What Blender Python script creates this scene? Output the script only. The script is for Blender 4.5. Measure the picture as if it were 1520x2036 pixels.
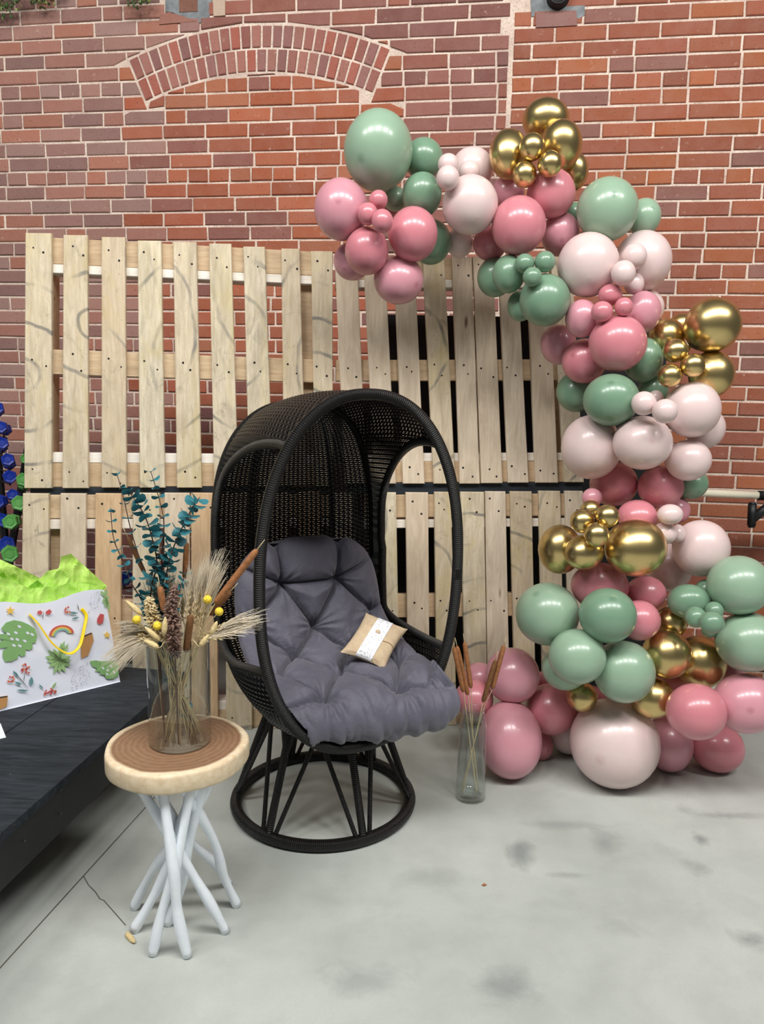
import bpy, bmesh, math, random
from mathutils import Vector, Matrix, noise
random.seed(7)
for o in list(bpy.data.objects): bpy.data.objects.remove(o)
scene = bpy.context.scene
COL = scene.collection
PI = math.pi
# ------------------------------------------------------------------ camera
F = 1540.0; PITCH = math.radians(9); ROLL = math.radians(1); CAMH = 1.4
FWD = Vector((0, math.cos(PITCH), -math.sin(PITCH)))
UP0 = Vector((0, math.sin(PITCH), math.cos(PITCH))); RT0 = Vector((1, 0, 0))
RT = RT0*math.cos(ROLL)+UP0*math.sin(ROLL); UP = -RT0*math.sin(ROLL)+UP0*math.cos(ROLL)
CAM = Vector((0, 0, CAMH))
cd = bpy.data.cameras.new('camera'); cam = bpy.data.objects.new('camera', cd); COL.objects.link(cam)
cd.sensor_fit = 'VERTICAL'; cd.sensor_height = 36.0; cd.lens = 36.0*F/2036.0; cd.clip_start = .05
M3 = Matrix((RT, UP, -FWD)).transposed().to_4x4(); M3.translation = CAM
cam.matrix_world = M3
scene.camera = cam
# ------------------------------------------------------------------ light
w = bpy.data.worlds.new('world'); scene.world = w; w.use_nodes = True
w.node_tree.nodes['Background'].inputs[0].default_value = (.93, .97, 1.0, 1)
w.node_tree.nodes['Background'].inputs[1].default_value = .11
for i in range(5):                                   # row of roof skylights running across the hall
    ld = bpy.data.lights.new('skylight', 'AREA'); ld.shape = 'RECTANGLE'; ld.size = 1.15; ld.size_y = .9
    ld.energy = 85; ld.color = (1.0, .985, .96)
    lo = bpy.data.objects.new('skylight', ld); COL.objects.link(lo)
    lo.location = (-3.0+1.6*i, -.1, 4.7); lo.rotation_euler = (math.radians(30), 0, 0)
vs = scene.view_settings
vs.view_transform = 'Standard'; vs.look = 'None'; vs.gamma = 1; vs.exposure = 0.0; vs.use_curve_mapping = False
# ------------------------------------------------------------------ helpers
def ray(x, y): return FWD+RT*((x-760)/F)+UP*((1018-y)/F)
def onz(x, y, z=0.0):
    r = ray(x, y); return CAM+r*((z-CAMH)/r.z)
def onpl(x, y, n, p):
    r = ray(x, y); return CAM+r*(n.dot(p-CAM)/n.dot(r))
def aty(x, y, Y):
    r = ray(x, y); return CAM+r*(Y/r.y)
def proj(p):
    d = p-CAM; z = d.dot(FWD)
    return (760+F*d.dot(RT)/z, 1018-F*d.dot(UP)/z, z)
def lin(c): return tuple((v/255/12.92 if v/255 <= .04045 else ((v/255+.055)/1.055)**2.4) for v in c)
def rgba(c): return lin(c)+(1,)
def link(o, parent=None):
    COL.objects.link(o)
    if parent: o.parent = parent
    return o
def mesh(name, V, Fc, mat=None, parent=None, smooth=False, uv=None, loc=None):
    me = bpy.data.meshes.new(name)
    if loc is not None:
        loc = Vector(loc); V = [Vector(v)-loc for v in V]
    me.from_pydata([tuple(v) for v in V], [], Fc)
    if uv:
        l = me.uv_layers.new(name='UVMap')
        for k, li in enumerate(me.loops): l.data[k].uv = uv[li.vertex_index]
    if smooth: me.polygons.foreach_set('use_smooth', [True]*len(me.polygons))
    if mat: me.materials.append(mat)
    me.update()
    o = bpy.data.objects.new(name, me); link(o, parent)
    if loc is not None: o.location = loc
    return o
def empty(name, loc=(0, 0, 0), rz=0):
    o = bpy.data.objects.new(name, None); o.empty_display_size = .05
    o.location = loc; o.rotation_euler.z = rz; return link(o)
def tag(o, label, cat, group=None):
    o['label'] = label; o['category'] = cat
    if group: o['group'] = group
    return o
def struct(o, label=None, cat=None):
    o['kind'] = 'structure'
    if label: o['label'] = label
    if cat: o['category'] = cat
    return o
class MB:
    def __init__(s): s.V = []; s.F = []; s.UV = []
    def add(s, V, Fc, uv=None):
        b = len(s.V); s.V += [Vector(v) for v in V]; s.F += [tuple(i+b for i in f) for f in Fc]
        s.UV += uv if uv else [(0, 0)]*len(V)
    def box(s, c, sx, sy, sz, ax=None):
        ax = ax or (Vector((1, 0, 0)), Vector((0, 1, 0)), Vector((0, 0, 1))); c = Vector(c)
        V = [c+ax[0]*(i*sx/2)+ax[1]*(j*sy/2)+ax[2]*(k*sz/2) for i in (-1, 1) for j in (-1, 1) for k in (-1, 1)]
        s.add(V, [(0, 1, 3, 2), (4, 6, 7, 5), (0, 4, 5, 1), (2, 3, 7, 6), (0, 2, 6, 4), (1, 5, 7, 3)])
    def tube(s, pts, rad, seg=10, closed=False, cap=True, flat=1.0):
        pts = [Vector(p) for p in pts]; n = len(pts)
        rads = rad if isinstance(rad, (list, tuple)) else [rad]*n
        up = Vector((0, 0, 1)); V = []; uv = []; L = 0; prev = None
        for i, p in enumerate(pts):
            a = pts[(i-1) % n] if (closed or i > 0) else p
            b = pts[(i+1) % n] if (closed or i < n-1) else p
            t = (b-a).normalized() if (b-a).length > 1e-9 else up
            if prev is None:
                x = t.orthogonal().normalized() if abs(t.z) > .95 else t.cross(up).normalized()
            else:
                x = (prev-t*prev.dot(t))
                x = x.normalized() if x.length > 1e-6 else t.orthogonal().normalized()
            prev = x; y = t.cross(x)
            if i: L += (p-pts[i-1]).length
            for k in range(seg):
                an = 2*PI*k/seg
                V.append(p+(x*math.cos(an)+y*math.sin(an)*flat)*rads[i]); uv.append((L, k/seg))
        Fc = []
        for i in range(n if closed else n-1):
            j = (i+1) % n
            for k in range(seg):
                k2 = (k+1) % seg
                Fc.append((i*seg+k, i*seg+k2, j*seg+k2, j*seg+k))
        if cap and not closed:
            Fc.append(tuple(range(seg-1, -1, -1))); Fc.append(tuple((n-1)*seg+k for k in range(seg)))
        s.add(V, Fc, uv)
    def lathe(s, prof, c=(0, 0, 0), seg=24, ax=None):
        c = Vector(c); ax = ax or (Vector((1, 0, 0)), Vector((0, 1, 0)), Vector((0, 0, 1)))
        V = []
        for r, z in prof:
            for k in range(seg):
                a = 2*PI*k/seg; V.append(c+ax[0]*(r*math.cos(a))+ax[1]*(r*math.sin(a))+ax[2]*z)
        Fc = []
        for i in range(len(prof)-1):
            for k in range(seg):
                k2 = (k+1) % seg; Fc.append((i*seg+k, i*seg+k2, (i+1)*seg+k2, (i+1)*seg+k))
        s.add(V, Fc)
    def grid(s, fn, nu, nv, closeu=False):
        V = []; uv = []
        for j in range(nv+1):
            for i in range(nu if closeu else nu+1):
                V.append(fn(i/nu, j/nv)); uv.append((i/nu, j/nv))
        W = nu if closeu else nu+1; Fc = []
        for j in range(nv):
            for i in range(nu):
                i2 = (i+1) % W
                Fc.append((j*W+i, j*W+i2, (j+1)*W+i2, (j+1)*W+i))
        s.add(V, Fc, uv)
    def obj(s, name, mat, parent=None, smooth=True, loc=None, uv=True):
        return mesh(name, s.V, s.F, mat, parent, smooth, s.UV if uv else None, loc)
def spline(P, n):
    P = [Vector(p) for p in P]; out = []
    for k in range(n+1):
        t = k/n*(len(P)-1); i = min(int(t), len(P)-2); f = t-i
        a = P[max(i-1, 0)]; b = P[i]; c = P[i+1]; d = P[min(i+2, len(P)-1)]
        out.append(.5*((2*b)+(c-a)*f+(2*a-5*b+4*c-d)*f*f+(3*b-a-3*c+d)*f**3))
    return out
# ------------------------------------------------------------------ materials
class N:
    def __init__(s, name):
        s.m = bpy.data.materials.new(name); s.m.use_nodes = True; s.t = s.m.node_tree
        s.b = s.t.nodes['Principled BSDF']; s._tc = None
    def n(s, t, **k):
        nd = s.t.nodes.new(t)
        for a, v in k.items():
            if a.startswith('i_'):
                key = a[2:]; key = int(key) if key.isdigit() else key.replace('_', ' ')
                nd.inputs[key].default_value = v
            else: setattr(nd, a, v)
        return nd
    def l(s, a, b): s.t.links.new(a, b)
    def obj(s):
        if not s._tc: s._tc = s.n('ShaderNodeTexCoord')
        return s._tc.outputs['Object']
    def map(s, src, scale=(1, 1, 1), loc=(0, 0, 0)):
        m = s.n('ShaderNodeMapping'); m.inputs['Scale'].default_value = scale; m.inputs['Location'].default_value = loc
        s.l(src, m.inputs['Vector']); return m.outputs[0]
    def noise(s, src, scale=5, detail=4, rough=.55, dist=0):
        x = s.n('ShaderNodeTexNoise'); x.inputs['Scale'].default_value = scale; x.inputs['Detail'].default_value = detail
        x.inputs['Roughness'].default_value = rough; x.inputs['Distortion'].default_value = dist
        s.l(src, x.inputs['Vector']); return x.outputs['Fac']
    def ramp(s, fac, stops):
        r = s.n('ShaderNodeValToRGB'); e = r.color_ramp.elements
        while len(e) < len(stops): e.new(.5)
        for el, (p, c) in zip(e, stops):
            el.position = p; el.color = c if len(c) == 4 else tuple(c)+(1,)
        s.l(fac, r.inputs[0]); return r.outputs[0]
    def mix(s, fac, a, b, mode='MIX'):
        x = s.n('ShaderNodeMix', data_type='RGBA', blend_type=mode)
        for inp, v in ((x.inputs[0], fac), (x.inputs[6], a), (x.inputs[7], b)):
            if hasattr(v, 'default_value') or hasattr(v, 'is_linked'): s.l(v, inp)
            else: inp.default_value = v
        return x.outputs[2]
    def math(s, op, a, b=None, clamp=False):
        x = s.n('ShaderNodeMath', operation=op, use_clamp=clamp)
        for i, v in enumerate((a, b)):
            if v is None: continue
            if isinstance(v, (int, float)): x.inputs[i].default_value = v
            else: s.l(v, x.inputs[i])
        return x.outputs[0]
    def bump(s, h, strength=.3, dist=.01):
        b = s.n('ShaderNodeBump'); b.inputs['Strength'].default_value = strength; b.inputs['Distance'].default_value = dist
        s.l(h, b.inputs['Height']); s.l(b.outputs[0], s.b.inputs['Normal']); return b
    def set(s, color=None, rough=None, metal=None, **k):
        if color is not None:
            if isinstance(color, tuple): s.b.inputs['Base Color'].default_value = color
            else: s.l(color, s.b.inputs['Base Color'])
        if rough is not None:
            if isinstance(rough, (int, float)): s.b.inputs['Roughness'].default_value = rough
            else: s.l(rough, s.b.inputs['Roughness'])
        if metal is not None: s.b.inputs['Metallic'].default_value = metal
        for a, v in k.items(): s.b.inputs[a.replace('_', ' ')].default_value = v
        return s.m
def plain(name, c, rough=.5, metal=0, var=.12, scale=30, bump=.1, **k):
    m = N(name); f = m.noise(m.obj(), scale, 4)
    d = tuple(v*(1-var) for v in lin(c))+(1,); b = tuple(min(1, v*(1+var)) for v in lin(c))+(1,)
    m.set(m.ramp(f, [(.3, d), (.7, b)]), rough, metal, **k)
    if bump: m.bump(f, bump, .004)
    return m.m
def brick_mat(name, attr):
    m = N(name)
    if attr:
        a = m.n('ShaderNodeAttribute', attribute_name='Col'); base = a.outputs['Color']; co = m.obj()
    else:
        a = m.n('ShaderNodeObjectInfo'); base = a.outputs['Color']
        v = m.n('ShaderNodeVectorMath', operation='ADD'); m.l(m.obj(), v.inputs[0])
        sc = m.n('ShaderNodeVectorMath', operation='SCALE'); sc.inputs[0].default_value = (7, 3, 11)
        m.l(a.outputs['Random'], sc.inputs['Scale']); m.l(sc.outputs[0], v.inputs[1]); co = v.outputs[0]
    big = m.noise(co, 14, 5, .6); fine = m.noise(co, 130, 3, .7)
    c = m.mix(m.ramp(big, [(.35, (0, 0, 0, 1)), (.8, (.4, .4, .4, 1))]), base, m.mix(.45, base, rgba((176, 146, 134))))
    c = m.mix(m.ramp(fine, [(.29, (.8, .8, .8, 1)), (.38, (0, 0, 0, 1))]), c, rgba((66, 40, 32)))
    c = m.mix(m.ramp(m.noise(co, 34, 3), [(.66, (0, 0, 0, 1)), (.8, (.35, .35, .35, 1))]), c, rgba((215, 190, 178)))
    m.set(c, .85); m.bump(m.math('ADD', big, fine), .35, .006)
    return m.m
M_BRICK = brick_mat('brick', False); M_BRICKF = brick_mat('brick_field', True)
def mortar_mat():
    m = N('mortar'); f = m.noise(m.obj(), 9, 5, .6); g = m.noise(m.obj(), 120, 3)
    c = m.ramp(f, [(.3, rgba((196, 172, 158))), (.65, rgba((232, 214, 198)))])
    m.set(m.mix(m.ramp(g, [(.3, (.5, .5, .5, 1)), (.5, (0, 0, 0, 1))]), c, rgba((150, 125, 112))), .95)
    m.bump(g, .5, .006); return m.m
M_MORTAR = mortar_mat()
M_GREYMORTAR = plain('grey_mortar', (128, 132, 134), .9, var=.25, scale=25, bump=.5)
def floor_mat():
    m = N('concrete'); co = m.obj()
    big = m.noise(co, 1.3, 6, .6, .4); mid = m.noise(co, 6, 6, .65, .3); fine = m.noise(co, 160, 3, .7)
    c = m.ramp(big, [(.3, rgba((166, 171, 165))), (.7, rgba((194, 198, 192)))])
    c = m.mix(m.ramp(mid, [(.3, (.28, .28, .28, 1)), (.55, (0, 0, 0, 1))]), c, rgba((150, 153, 150)))
    c = m.mix(m.ramp(fine, [(.3, (.25, .25, .25, 1)), (.5, (0, 0, 0, 1))]), c, rgba((164, 166, 160)))
    # worn dark scuffs, each with a place of its own on the slab
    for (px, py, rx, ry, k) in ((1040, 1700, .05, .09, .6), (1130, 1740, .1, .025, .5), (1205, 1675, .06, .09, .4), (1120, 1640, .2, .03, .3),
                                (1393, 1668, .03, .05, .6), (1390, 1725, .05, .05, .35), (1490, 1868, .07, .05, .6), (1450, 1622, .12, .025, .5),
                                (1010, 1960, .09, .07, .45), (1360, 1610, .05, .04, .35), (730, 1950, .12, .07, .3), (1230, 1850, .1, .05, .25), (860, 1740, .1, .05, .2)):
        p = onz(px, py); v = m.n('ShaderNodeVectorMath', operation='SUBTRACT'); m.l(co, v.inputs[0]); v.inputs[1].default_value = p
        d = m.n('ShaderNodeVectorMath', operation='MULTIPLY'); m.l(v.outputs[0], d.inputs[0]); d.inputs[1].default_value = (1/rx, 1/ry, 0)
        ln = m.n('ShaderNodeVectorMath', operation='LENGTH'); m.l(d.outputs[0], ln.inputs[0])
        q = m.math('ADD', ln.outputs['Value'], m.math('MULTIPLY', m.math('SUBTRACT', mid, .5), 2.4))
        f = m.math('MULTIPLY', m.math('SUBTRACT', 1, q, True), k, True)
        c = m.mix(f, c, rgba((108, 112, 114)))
    m.set(c, m.math('ADD', m.math('MULTIPLY', mid, .3), .42), Specular_IOR_Level=.35)
    m.bump(fine, .12, .002); return m.m
M_FLOOR = floor_mat()
def wood_mat(name, c1, c2, grey=.0, axis=2, stain=0):
    m = N(name); oi = m.n('ShaderNodeObjectInfo'); rnd = oi.outputs['Random']
    sc = m.n('ShaderNodeVectorMath', operation='SCALE'); sc.inputs[0].default_value = (13, 17, 29); m.l(rnd, sc.inputs['Scale'])
    ad = m.n('ShaderNodeVectorMath', operation='ADD'); m.l(m.obj(), ad.inputs[0]); m.l(sc.outputs[0], ad.inputs[1]); co = ad.outputs[0]
    s = [1, 1, 1]; s[axis] = .07; s2 = [1, 1, 1]; s2[axis] = .3
    g = m.noise(m.map(co, tuple(v*90 for v in s)), 1, 5, .65, .6)
    g2 = m.noise(m.map(co, tuple(v*14 for v in s2)), 1, 4, .6, 1.2)
    c = m.ramp(g, [(.3, rgba(c1)), (.62, rgba(c2))])
    c = m.mix(m.ramp(g2, [(.42, (0, 0, 0, 1)), (.8, (.6, .6, .6, 1))]), c, rgba(tuple(v*.72 for v in c1)))
    c = m.mix(m.math('MULTIPLY', rnd, .35), c, rgba((190, 158, 122)))
    if stain:
        st = m.noise(m.map(co, (9, 9, 5)), 1, 5, .7, 2.5)
        c = m.mix(m.ramp(st, [(.58, (0, 0, 0, 1)), (.72, (.55, .55, .55, 1))]), c, rgba((126, 118, 104)))
        of = m.n('ShaderNodeCombineXYZ'); r7 = m.math('FRACT', m.math('MULTIPLY', rnd, 7.31)); r3 = m.math('FRACT', m.math('MULTIPLY', rnd, 23.7))
        m.l(m.math('SUBTRACT', r7, .5), of.inputs[0]); m.l(m.math('MULTIPLY', m.math('SUBTRACT', r3, .5), .8), of.inputs[2])
        pos = m.n('ShaderNodeVectorMath', operation='ADD'); m.l(m.obj(), pos.inputs[0]); m.l(of.outputs[0], pos.inputs[1])
        w = m.n('ShaderNodeTexWave', wave_type='RINGS', rings_direction='SPHERICAL'); m.l(pos.outputs[0], w.inputs['Vector'])
        w.inputs['Scale'].default_value = 2.3; w.inputs['Distortion'].default_value = 1.6; w.inputs['Detail'].default_value = 3; w.inputs['Detail Scale'].default_value = 2
        c = m.mix(m.math('MULTIPLY', m.ramp(w.outputs['Fac'], [(.96, (0, 0, 0, 1)), (.995, (.75, .75, .75, 1))]), m.ramp(m.noise(co, 5, 3), [(.42, (0, 0, 0, 1)), (.6, (1, 1, 1, 1))])), c, rgba((104, 104, 104)))
        c = m.mix(m.ramp(m.noise(m.map(co, (7, 7, 2.5)), 1, 5, .7, 1.0), [(.5, (0, 0, 0, 1)), (.7, (.45, .45, .45, 1))]), c, rgba((206, 186, 120)))
        sp = m.noise(co, 150, 2, .5)
        c = m.mix(m.ramp(sp, [(.68, (0, 0, 0, 1)), (.76, (.6, .6, .6, 1))]), c, rgba((110, 92, 74)))
    vo = m.n('ShaderNodeTexVoronoi'); m.l(m.map(co, tuple(v*5 for v in s2[:])), vo.inputs['Vector']); vo.inputs['Scale'].default_value = 1.6
    kn = m.ramp(vo.outputs['Distance'], [(.045, (.85, .85, .85, 1)), (.085, (0, 0, 0, 1))])
    c = m.mix(kn, c, rgba((112, 74, 48)))
    m.set(c, .75); m.bump(g, .25, .003); return m.m
M_DECK = wood_mat('pallet_deck_wood', (202, 188, 160), (230, 218, 192), stain=1)
M_DECK2 = wood_mat('pallet_deck_wood_fresh', (212, 194, 168), (234, 220, 198))
M_RAIL = wood_mat('pallet_rail_wood', (190, 160, 124), (212, 188, 154), axis=0)
M_BATTEN = wood_mat('pallet_batten_wood', (240, 232, 218), (250, 246, 238), axis=0)
M_NAIL = plain('nail_steel', (40, 34, 32), .6, .5)
def balloon_mat(name, c, rough, metal=0, sss=0, dot=None, coat=0.0):
    m = N(name); co = m.obj()
    z = m.n('ShaderNodeSeparateXYZ'); m.l(co, z.inputs[0])
    f = m.noise(co, 3, 2)
    base = m.ramp(f, [(.3, tuple(v*.96 for v in lin(c))+(1,)), (.7, rgba(c))])
    if dot:
        oi = m.n('ShaderNodeObjectInfo')
        base = m.mix(m.math('MULTIPLY', m.ramp(z.outputs[2], [(.988, (0, 0, 0, 1)), (.998, (.5, .5, .5, 1))]), m.math('LESS_THAN', oi.outputs['Random'], .35)), base, rgba(dot))
    m.set(base, rough, metal)
    if sss:
        m.b.inputs['Subsurface Weight'].default_value = sss; m.b.inputs['Subsurface Radius'].default_value = (1, .6, .5); m.b.inputs['Subsurface Scale'].default_value = .02
    m.b.inputs['Coat Weight'].default_value = coat; m.b.inputs['Coat Roughness'].default_value = .12
    return m.m
MB_COL = {'S': balloon_mat('sage_latex', (146, 174, 149), .3, dot=(90, 125, 100), coat=.25),
          'D': balloon_mat('shaded_sage_latex', (117, 150, 124), .3, dot=(70, 105, 80), coat=.25),  # the same sage latex with shade put into its colour
          'P': balloon_mat('rose_latex', (207, 129, 139), .3, dot=(160, 80, 95), coat=.25),
          'M': balloon_mat('mauve_pink_latex', (210, 147, 159), .3, dot=(165, 95, 110), coat=.3),
          'B': balloon_mat('blush_latex', (224, 201, 198), .32, dot=(200, 165, 160), coat=.25),
          'G': balloon_mat('gold_chrome_latex', (214, 190, 132), .3, 1.0)}
def wrap_mat():
    m = N('wrapped_rattan'); uv = m.n('ShaderNodeTexCoord').outputs['UV']
    w = m.n('ShaderNodeTexWave', bands_direction='X'); m.l(uv, w.inputs['Vector']); w.inputs['Scale'].default_value = 52
    w.inputs['Distortion'].default_value = .5
    c = m.ramp(w.outputs['Fac'], [(.1, rgba((6, 5, 5))), (.75, rgba((26, 24, 23)))])
    m.set(c, .38); m.bump(w.outputs['Fac'], 1.0, .004); return m.m
M_WRAP = wrap_mat()
M_WICK = plain('wicker_resin', (19, 17, 17), .3, var=.35, scale=60, bump=.2)
def fabric_mat():
    m = N('grey_cushion_fabric'); co = m.obj(); f = m.noise(co, 7, 4, .6, .5); g = m.noise(co, 420, 2)
    cr = m.noise(m.map(co, (26, 26, 14)), 1, 5, .6, 1.6)
    m.set(m.ramp(f, [(.3, rgba((82, 80, 93))), (.7, rgba((94, 92, 105)))]), .62)
    m.b.inputs['Sheen Weight'].default_value = .25
    m.bump(m.math('ADD', m.math('MULTIPLY', g, .08), cr), .35, .012); return m.m
M_FAB = fabric_mat()
def burlap_mat():
    m = N('burlap'); co = m.obj()
    w1 = m.n('ShaderNodeTexWave', bands_direction='X'); w2 = m.n('ShaderNodeTexWave', bands_direction='Y')
    for q in (w1, w2): m.l(co, q.inputs['Vector']); q.inputs['Scale'].default_value = 110; q.inputs['Distortion'].default_value = 1.2
    h = m.math('ADD', w1.outputs['Fac'], w2.outputs['Fac']); f = m.noise(co, 40, 4)
    c = m.mix(m.math('MULTIPLY', h, .3), m.ramp(f, [(.3, rgba((186, 158, 124))), (.7, rgba((212, 188, 154)))]), rgba((226, 206, 176)))
    m.set(c, .9); m.bump(h, .4, .002); return m.m
M_BURLAP = burlap_mat()
def lace_mat():
    m = N('white_lace'); co = m.obj(); v = m.n('ShaderNodeTexVoronoi', feature='DISTANCE_TO_EDGE'); m.l(co, v.inputs['Vector']); v.inputs['Scale'].default_value = 95
    r = m.ramp(v.outputs['Distance'], [(.12, rgba((238, 240, 244))), (.3, rgba((206, 206, 208)))])
    m.set(r, .85); m.bump(v.outputs['Distance'], -.5, .003); return m.m
M_LACE = lace_mat()
def slab_mat():
    m = N('wood_slice'); co = m.obj()
    s = m.n('ShaderNodeSeparateXYZ'); m.l(co, s.inputs[0])
    flat = m.n('ShaderNodeCombineXYZ'); m.l(s.outputs[0], flat.inputs[0]); m.l(s.outputs[1], flat.inputs[1])
    ln = m.n('ShaderNodeVectorMath', operation='LENGTH'); m.l(flat.outputs[0], ln.inputs[0])
    wob = m.math('MULTIPLY', m.math('SUBTRACT', m.noise(flat.outputs[0], 7, 3), .5), .02)
    r = m.math('ADD', ln.outputs['Value'], wob)
    w = m.math('SINE', m.math('MULTIPLY', m.math('ADD', r, m.math('MULTIPLY', m.noise(flat.outputs[0], 30, 3), .008)), 430))
    ring = m.ramp(m.math('ADD', m.math('MULTIPLY', w, .16), m.math('MULTIPLY', m.noise(m.map(flat.outputs[0], (60, 60, 60)), 1, 4), .6)), [(.0, rgba((124, 92, 68))), (.7, rgba((152, 118, 90)))])
    c = m.mix(m.ramp(r, [(.158, (0, 0, 0, 1)), (.163, (1, 1, 1, 1))]), ring, m.ramp(m.noise(co, 60, 3), [(.3, rgba((214, 190, 154))), (.7, rgba((232, 214, 184)))]))
    m.set(c, .5); m.bump(w, .08, .001); return m.m
M_SLAB = slab_mat()
M_WHITEP = plain('white_painted_branch', (240, 246, 255), .45, var=.04, scale=25, bump=.25)
def black_wood():
    m = N('black_stained_wood'); co = m.obj(); g = m.noise(m.map(co, (6, 40, 40)), 1, 5, .65, 1.2); f = m.noise(co, 8, 4)
    c = m.mix(m.ramp(g, [(.35, (0, 0, 0, 1)), (.7, (.9, .9, .9, 1))]), rgba((20, 27, 33)), rgba((52, 58, 66)))
    sp = m.noise(co, 70, 1)
    c = m.mix(m.ramp(sp, [(.8, (0, 0, 0, 1)), (.84, (.5, .5, .5, 1))]), c, rgba((140, 140, 138)))
    m.set(c, m.math('ADD', m.math('MULTIPLY', f, .3), .5), Specular_IOR_Level=.3); m.bump(g, .3, .003); return m.m
M_BLACKW = black_wood()
M_BLACK = plain('black_paint', (16, 17, 20), .5, var=.3)
def glass_mat():
    m = N('clear_glass'); t = m.t; tr = m.n('ShaderNodeBsdfTransparent'); tr.inputs[0].default_value = (.95, .97, .965, 1)
    gl = m.n('ShaderNodeBsdfGlossy'); gl.inputs['Roughness'].default_value = .03
    fr = m.n('ShaderNodeLayerWeight'); fr.inputs[0].default_value = .5
    pw_ = m.math('ADD', m.math('MULTIPLY', m.math('POWER', fr.outputs['Facing'], 3), .9), .04)
    mx = m.n('ShaderNodeMixShader'); m.l(pw_, mx.inputs[0]); m.l(tr.outputs[0], mx.inputs[1]); m.l(gl.outputs[0], mx.inputs[2])
    m.l(mx.outputs[0], t.nodes['Material Output'].inputs[0]); return m.m
M_GLASS = glass_mat()
M_TEAL = plain('teal_eucalyptus_leaf', (44, 116, 126), .5, var=.4, scale=14)
M_TEALSTEM = plain('eucalyptus_stem', (92, 66, 54), .7)
M_STRAW = plain('dried_straw', (206, 186, 142), .7, var=.2, scale=40)
M_AWN = plain('pale_awn', (224, 212, 190), .6, var=.12)
M_CAT = plain('cattail_brown', (150, 98, 58), .85, var=.25, scale=90, bump=.4)
M_CATD = plain('cattail_dark', (118, 78, 44), .85, var=.25, scale=90, bump=.4)
M_PLUME = plain('brown_reed_plume', (132, 104, 92), .9, var=.3, scale=60)
M_YEL = plain('yellow_button_flower', (236, 204, 60), .8, var=.2, scale=160, bump=.8)
M_TAIL = plain('bunny_tail', (214, 192, 140), .9, var=.15, scale=120, bump=.6)
M_BAG = plain('white_bag_paper', (238, 242, 255), .4, var=.02, scale=6, bump=.0)
def tissue_mat():
    m = N('lime_tissue_paper'); co = m.obj(); f = m.noise(co, 22, 5, .6, 1.0)
    m.set(m.ramp(f, [(.3, rgba((196, 246, 96))), (.7, rgba((222, 255, 140)))]), .6)
    m.b.inputs['Subsurface Weight'].default_value = .0
    tl = m.n('ShaderNodeBsdfTranslucent'); tl.inputs[0].default_value = rgba((170, 232, 70))
    mx = m.n('ShaderNodeMixShader'); mx.inputs[0].default_value = .3
    m.l(m.b.outputs[0], mx.inputs[1]); m.l(tl.outputs[0], mx.inputs[2]); m.l(mx.outputs[0], m.t.nodes['Material Output'].inputs[0])
    m.bump(f, .12, .005); return m.m
M_TISSUE = tissue_mat()
M_RIBBON = plain('yellow_ribbon', (250, 214, 20), .4, var=.06)
def pr(name, c): return plain('print_'+name, c, .45, var=.06, bump=0)
M_PG = pr('leaf_green', (132, 176, 112)); M_PG2 = pr('palm_green', (156, 192, 130)); M_PW = pr('white', (226, 230, 240))
M_PT = pr('tan', (196, 146, 92)); M_PR = pr('red', (206, 92, 90)); M_PT2 = pr('teal', (108, 150, 152)); M_PY = pr('yellow', (240, 196, 90)); M_PK = pr('ink', (60, 54, 60))
M_PO = pr('orange', (214, 120, 80)); M_PB = pr('blue', (130, 180, 196))
M_BLUE = plain('blue_vinyl', (14, 50, 160), .45, var=.15)
M_GREEN = plain('green_vinyl', (96, 168, 84), .5, var=.1)
M_CREAM = plain('cream_painted_rail', (236, 228, 204), .4, var=.04)
M_LEAFG = plain('greenery_leaf', (66, 96, 48), .6, var=.5, scale=40)
M_LEAFL = plain('greenery_tip', (150, 170, 96), .6, var=.3, scale=40)
M_PAPER = plain('white_card', (236, 240, 244), .5, var=.02)
M_DARKPANEL = plain('gap_shade_black', (14, 13, 14), .7, var=.2)  # black of the added panel that darkens the pallet gaps
M_STEEL = plain('dark_steel', (70, 72, 74), .4, .8)
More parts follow.
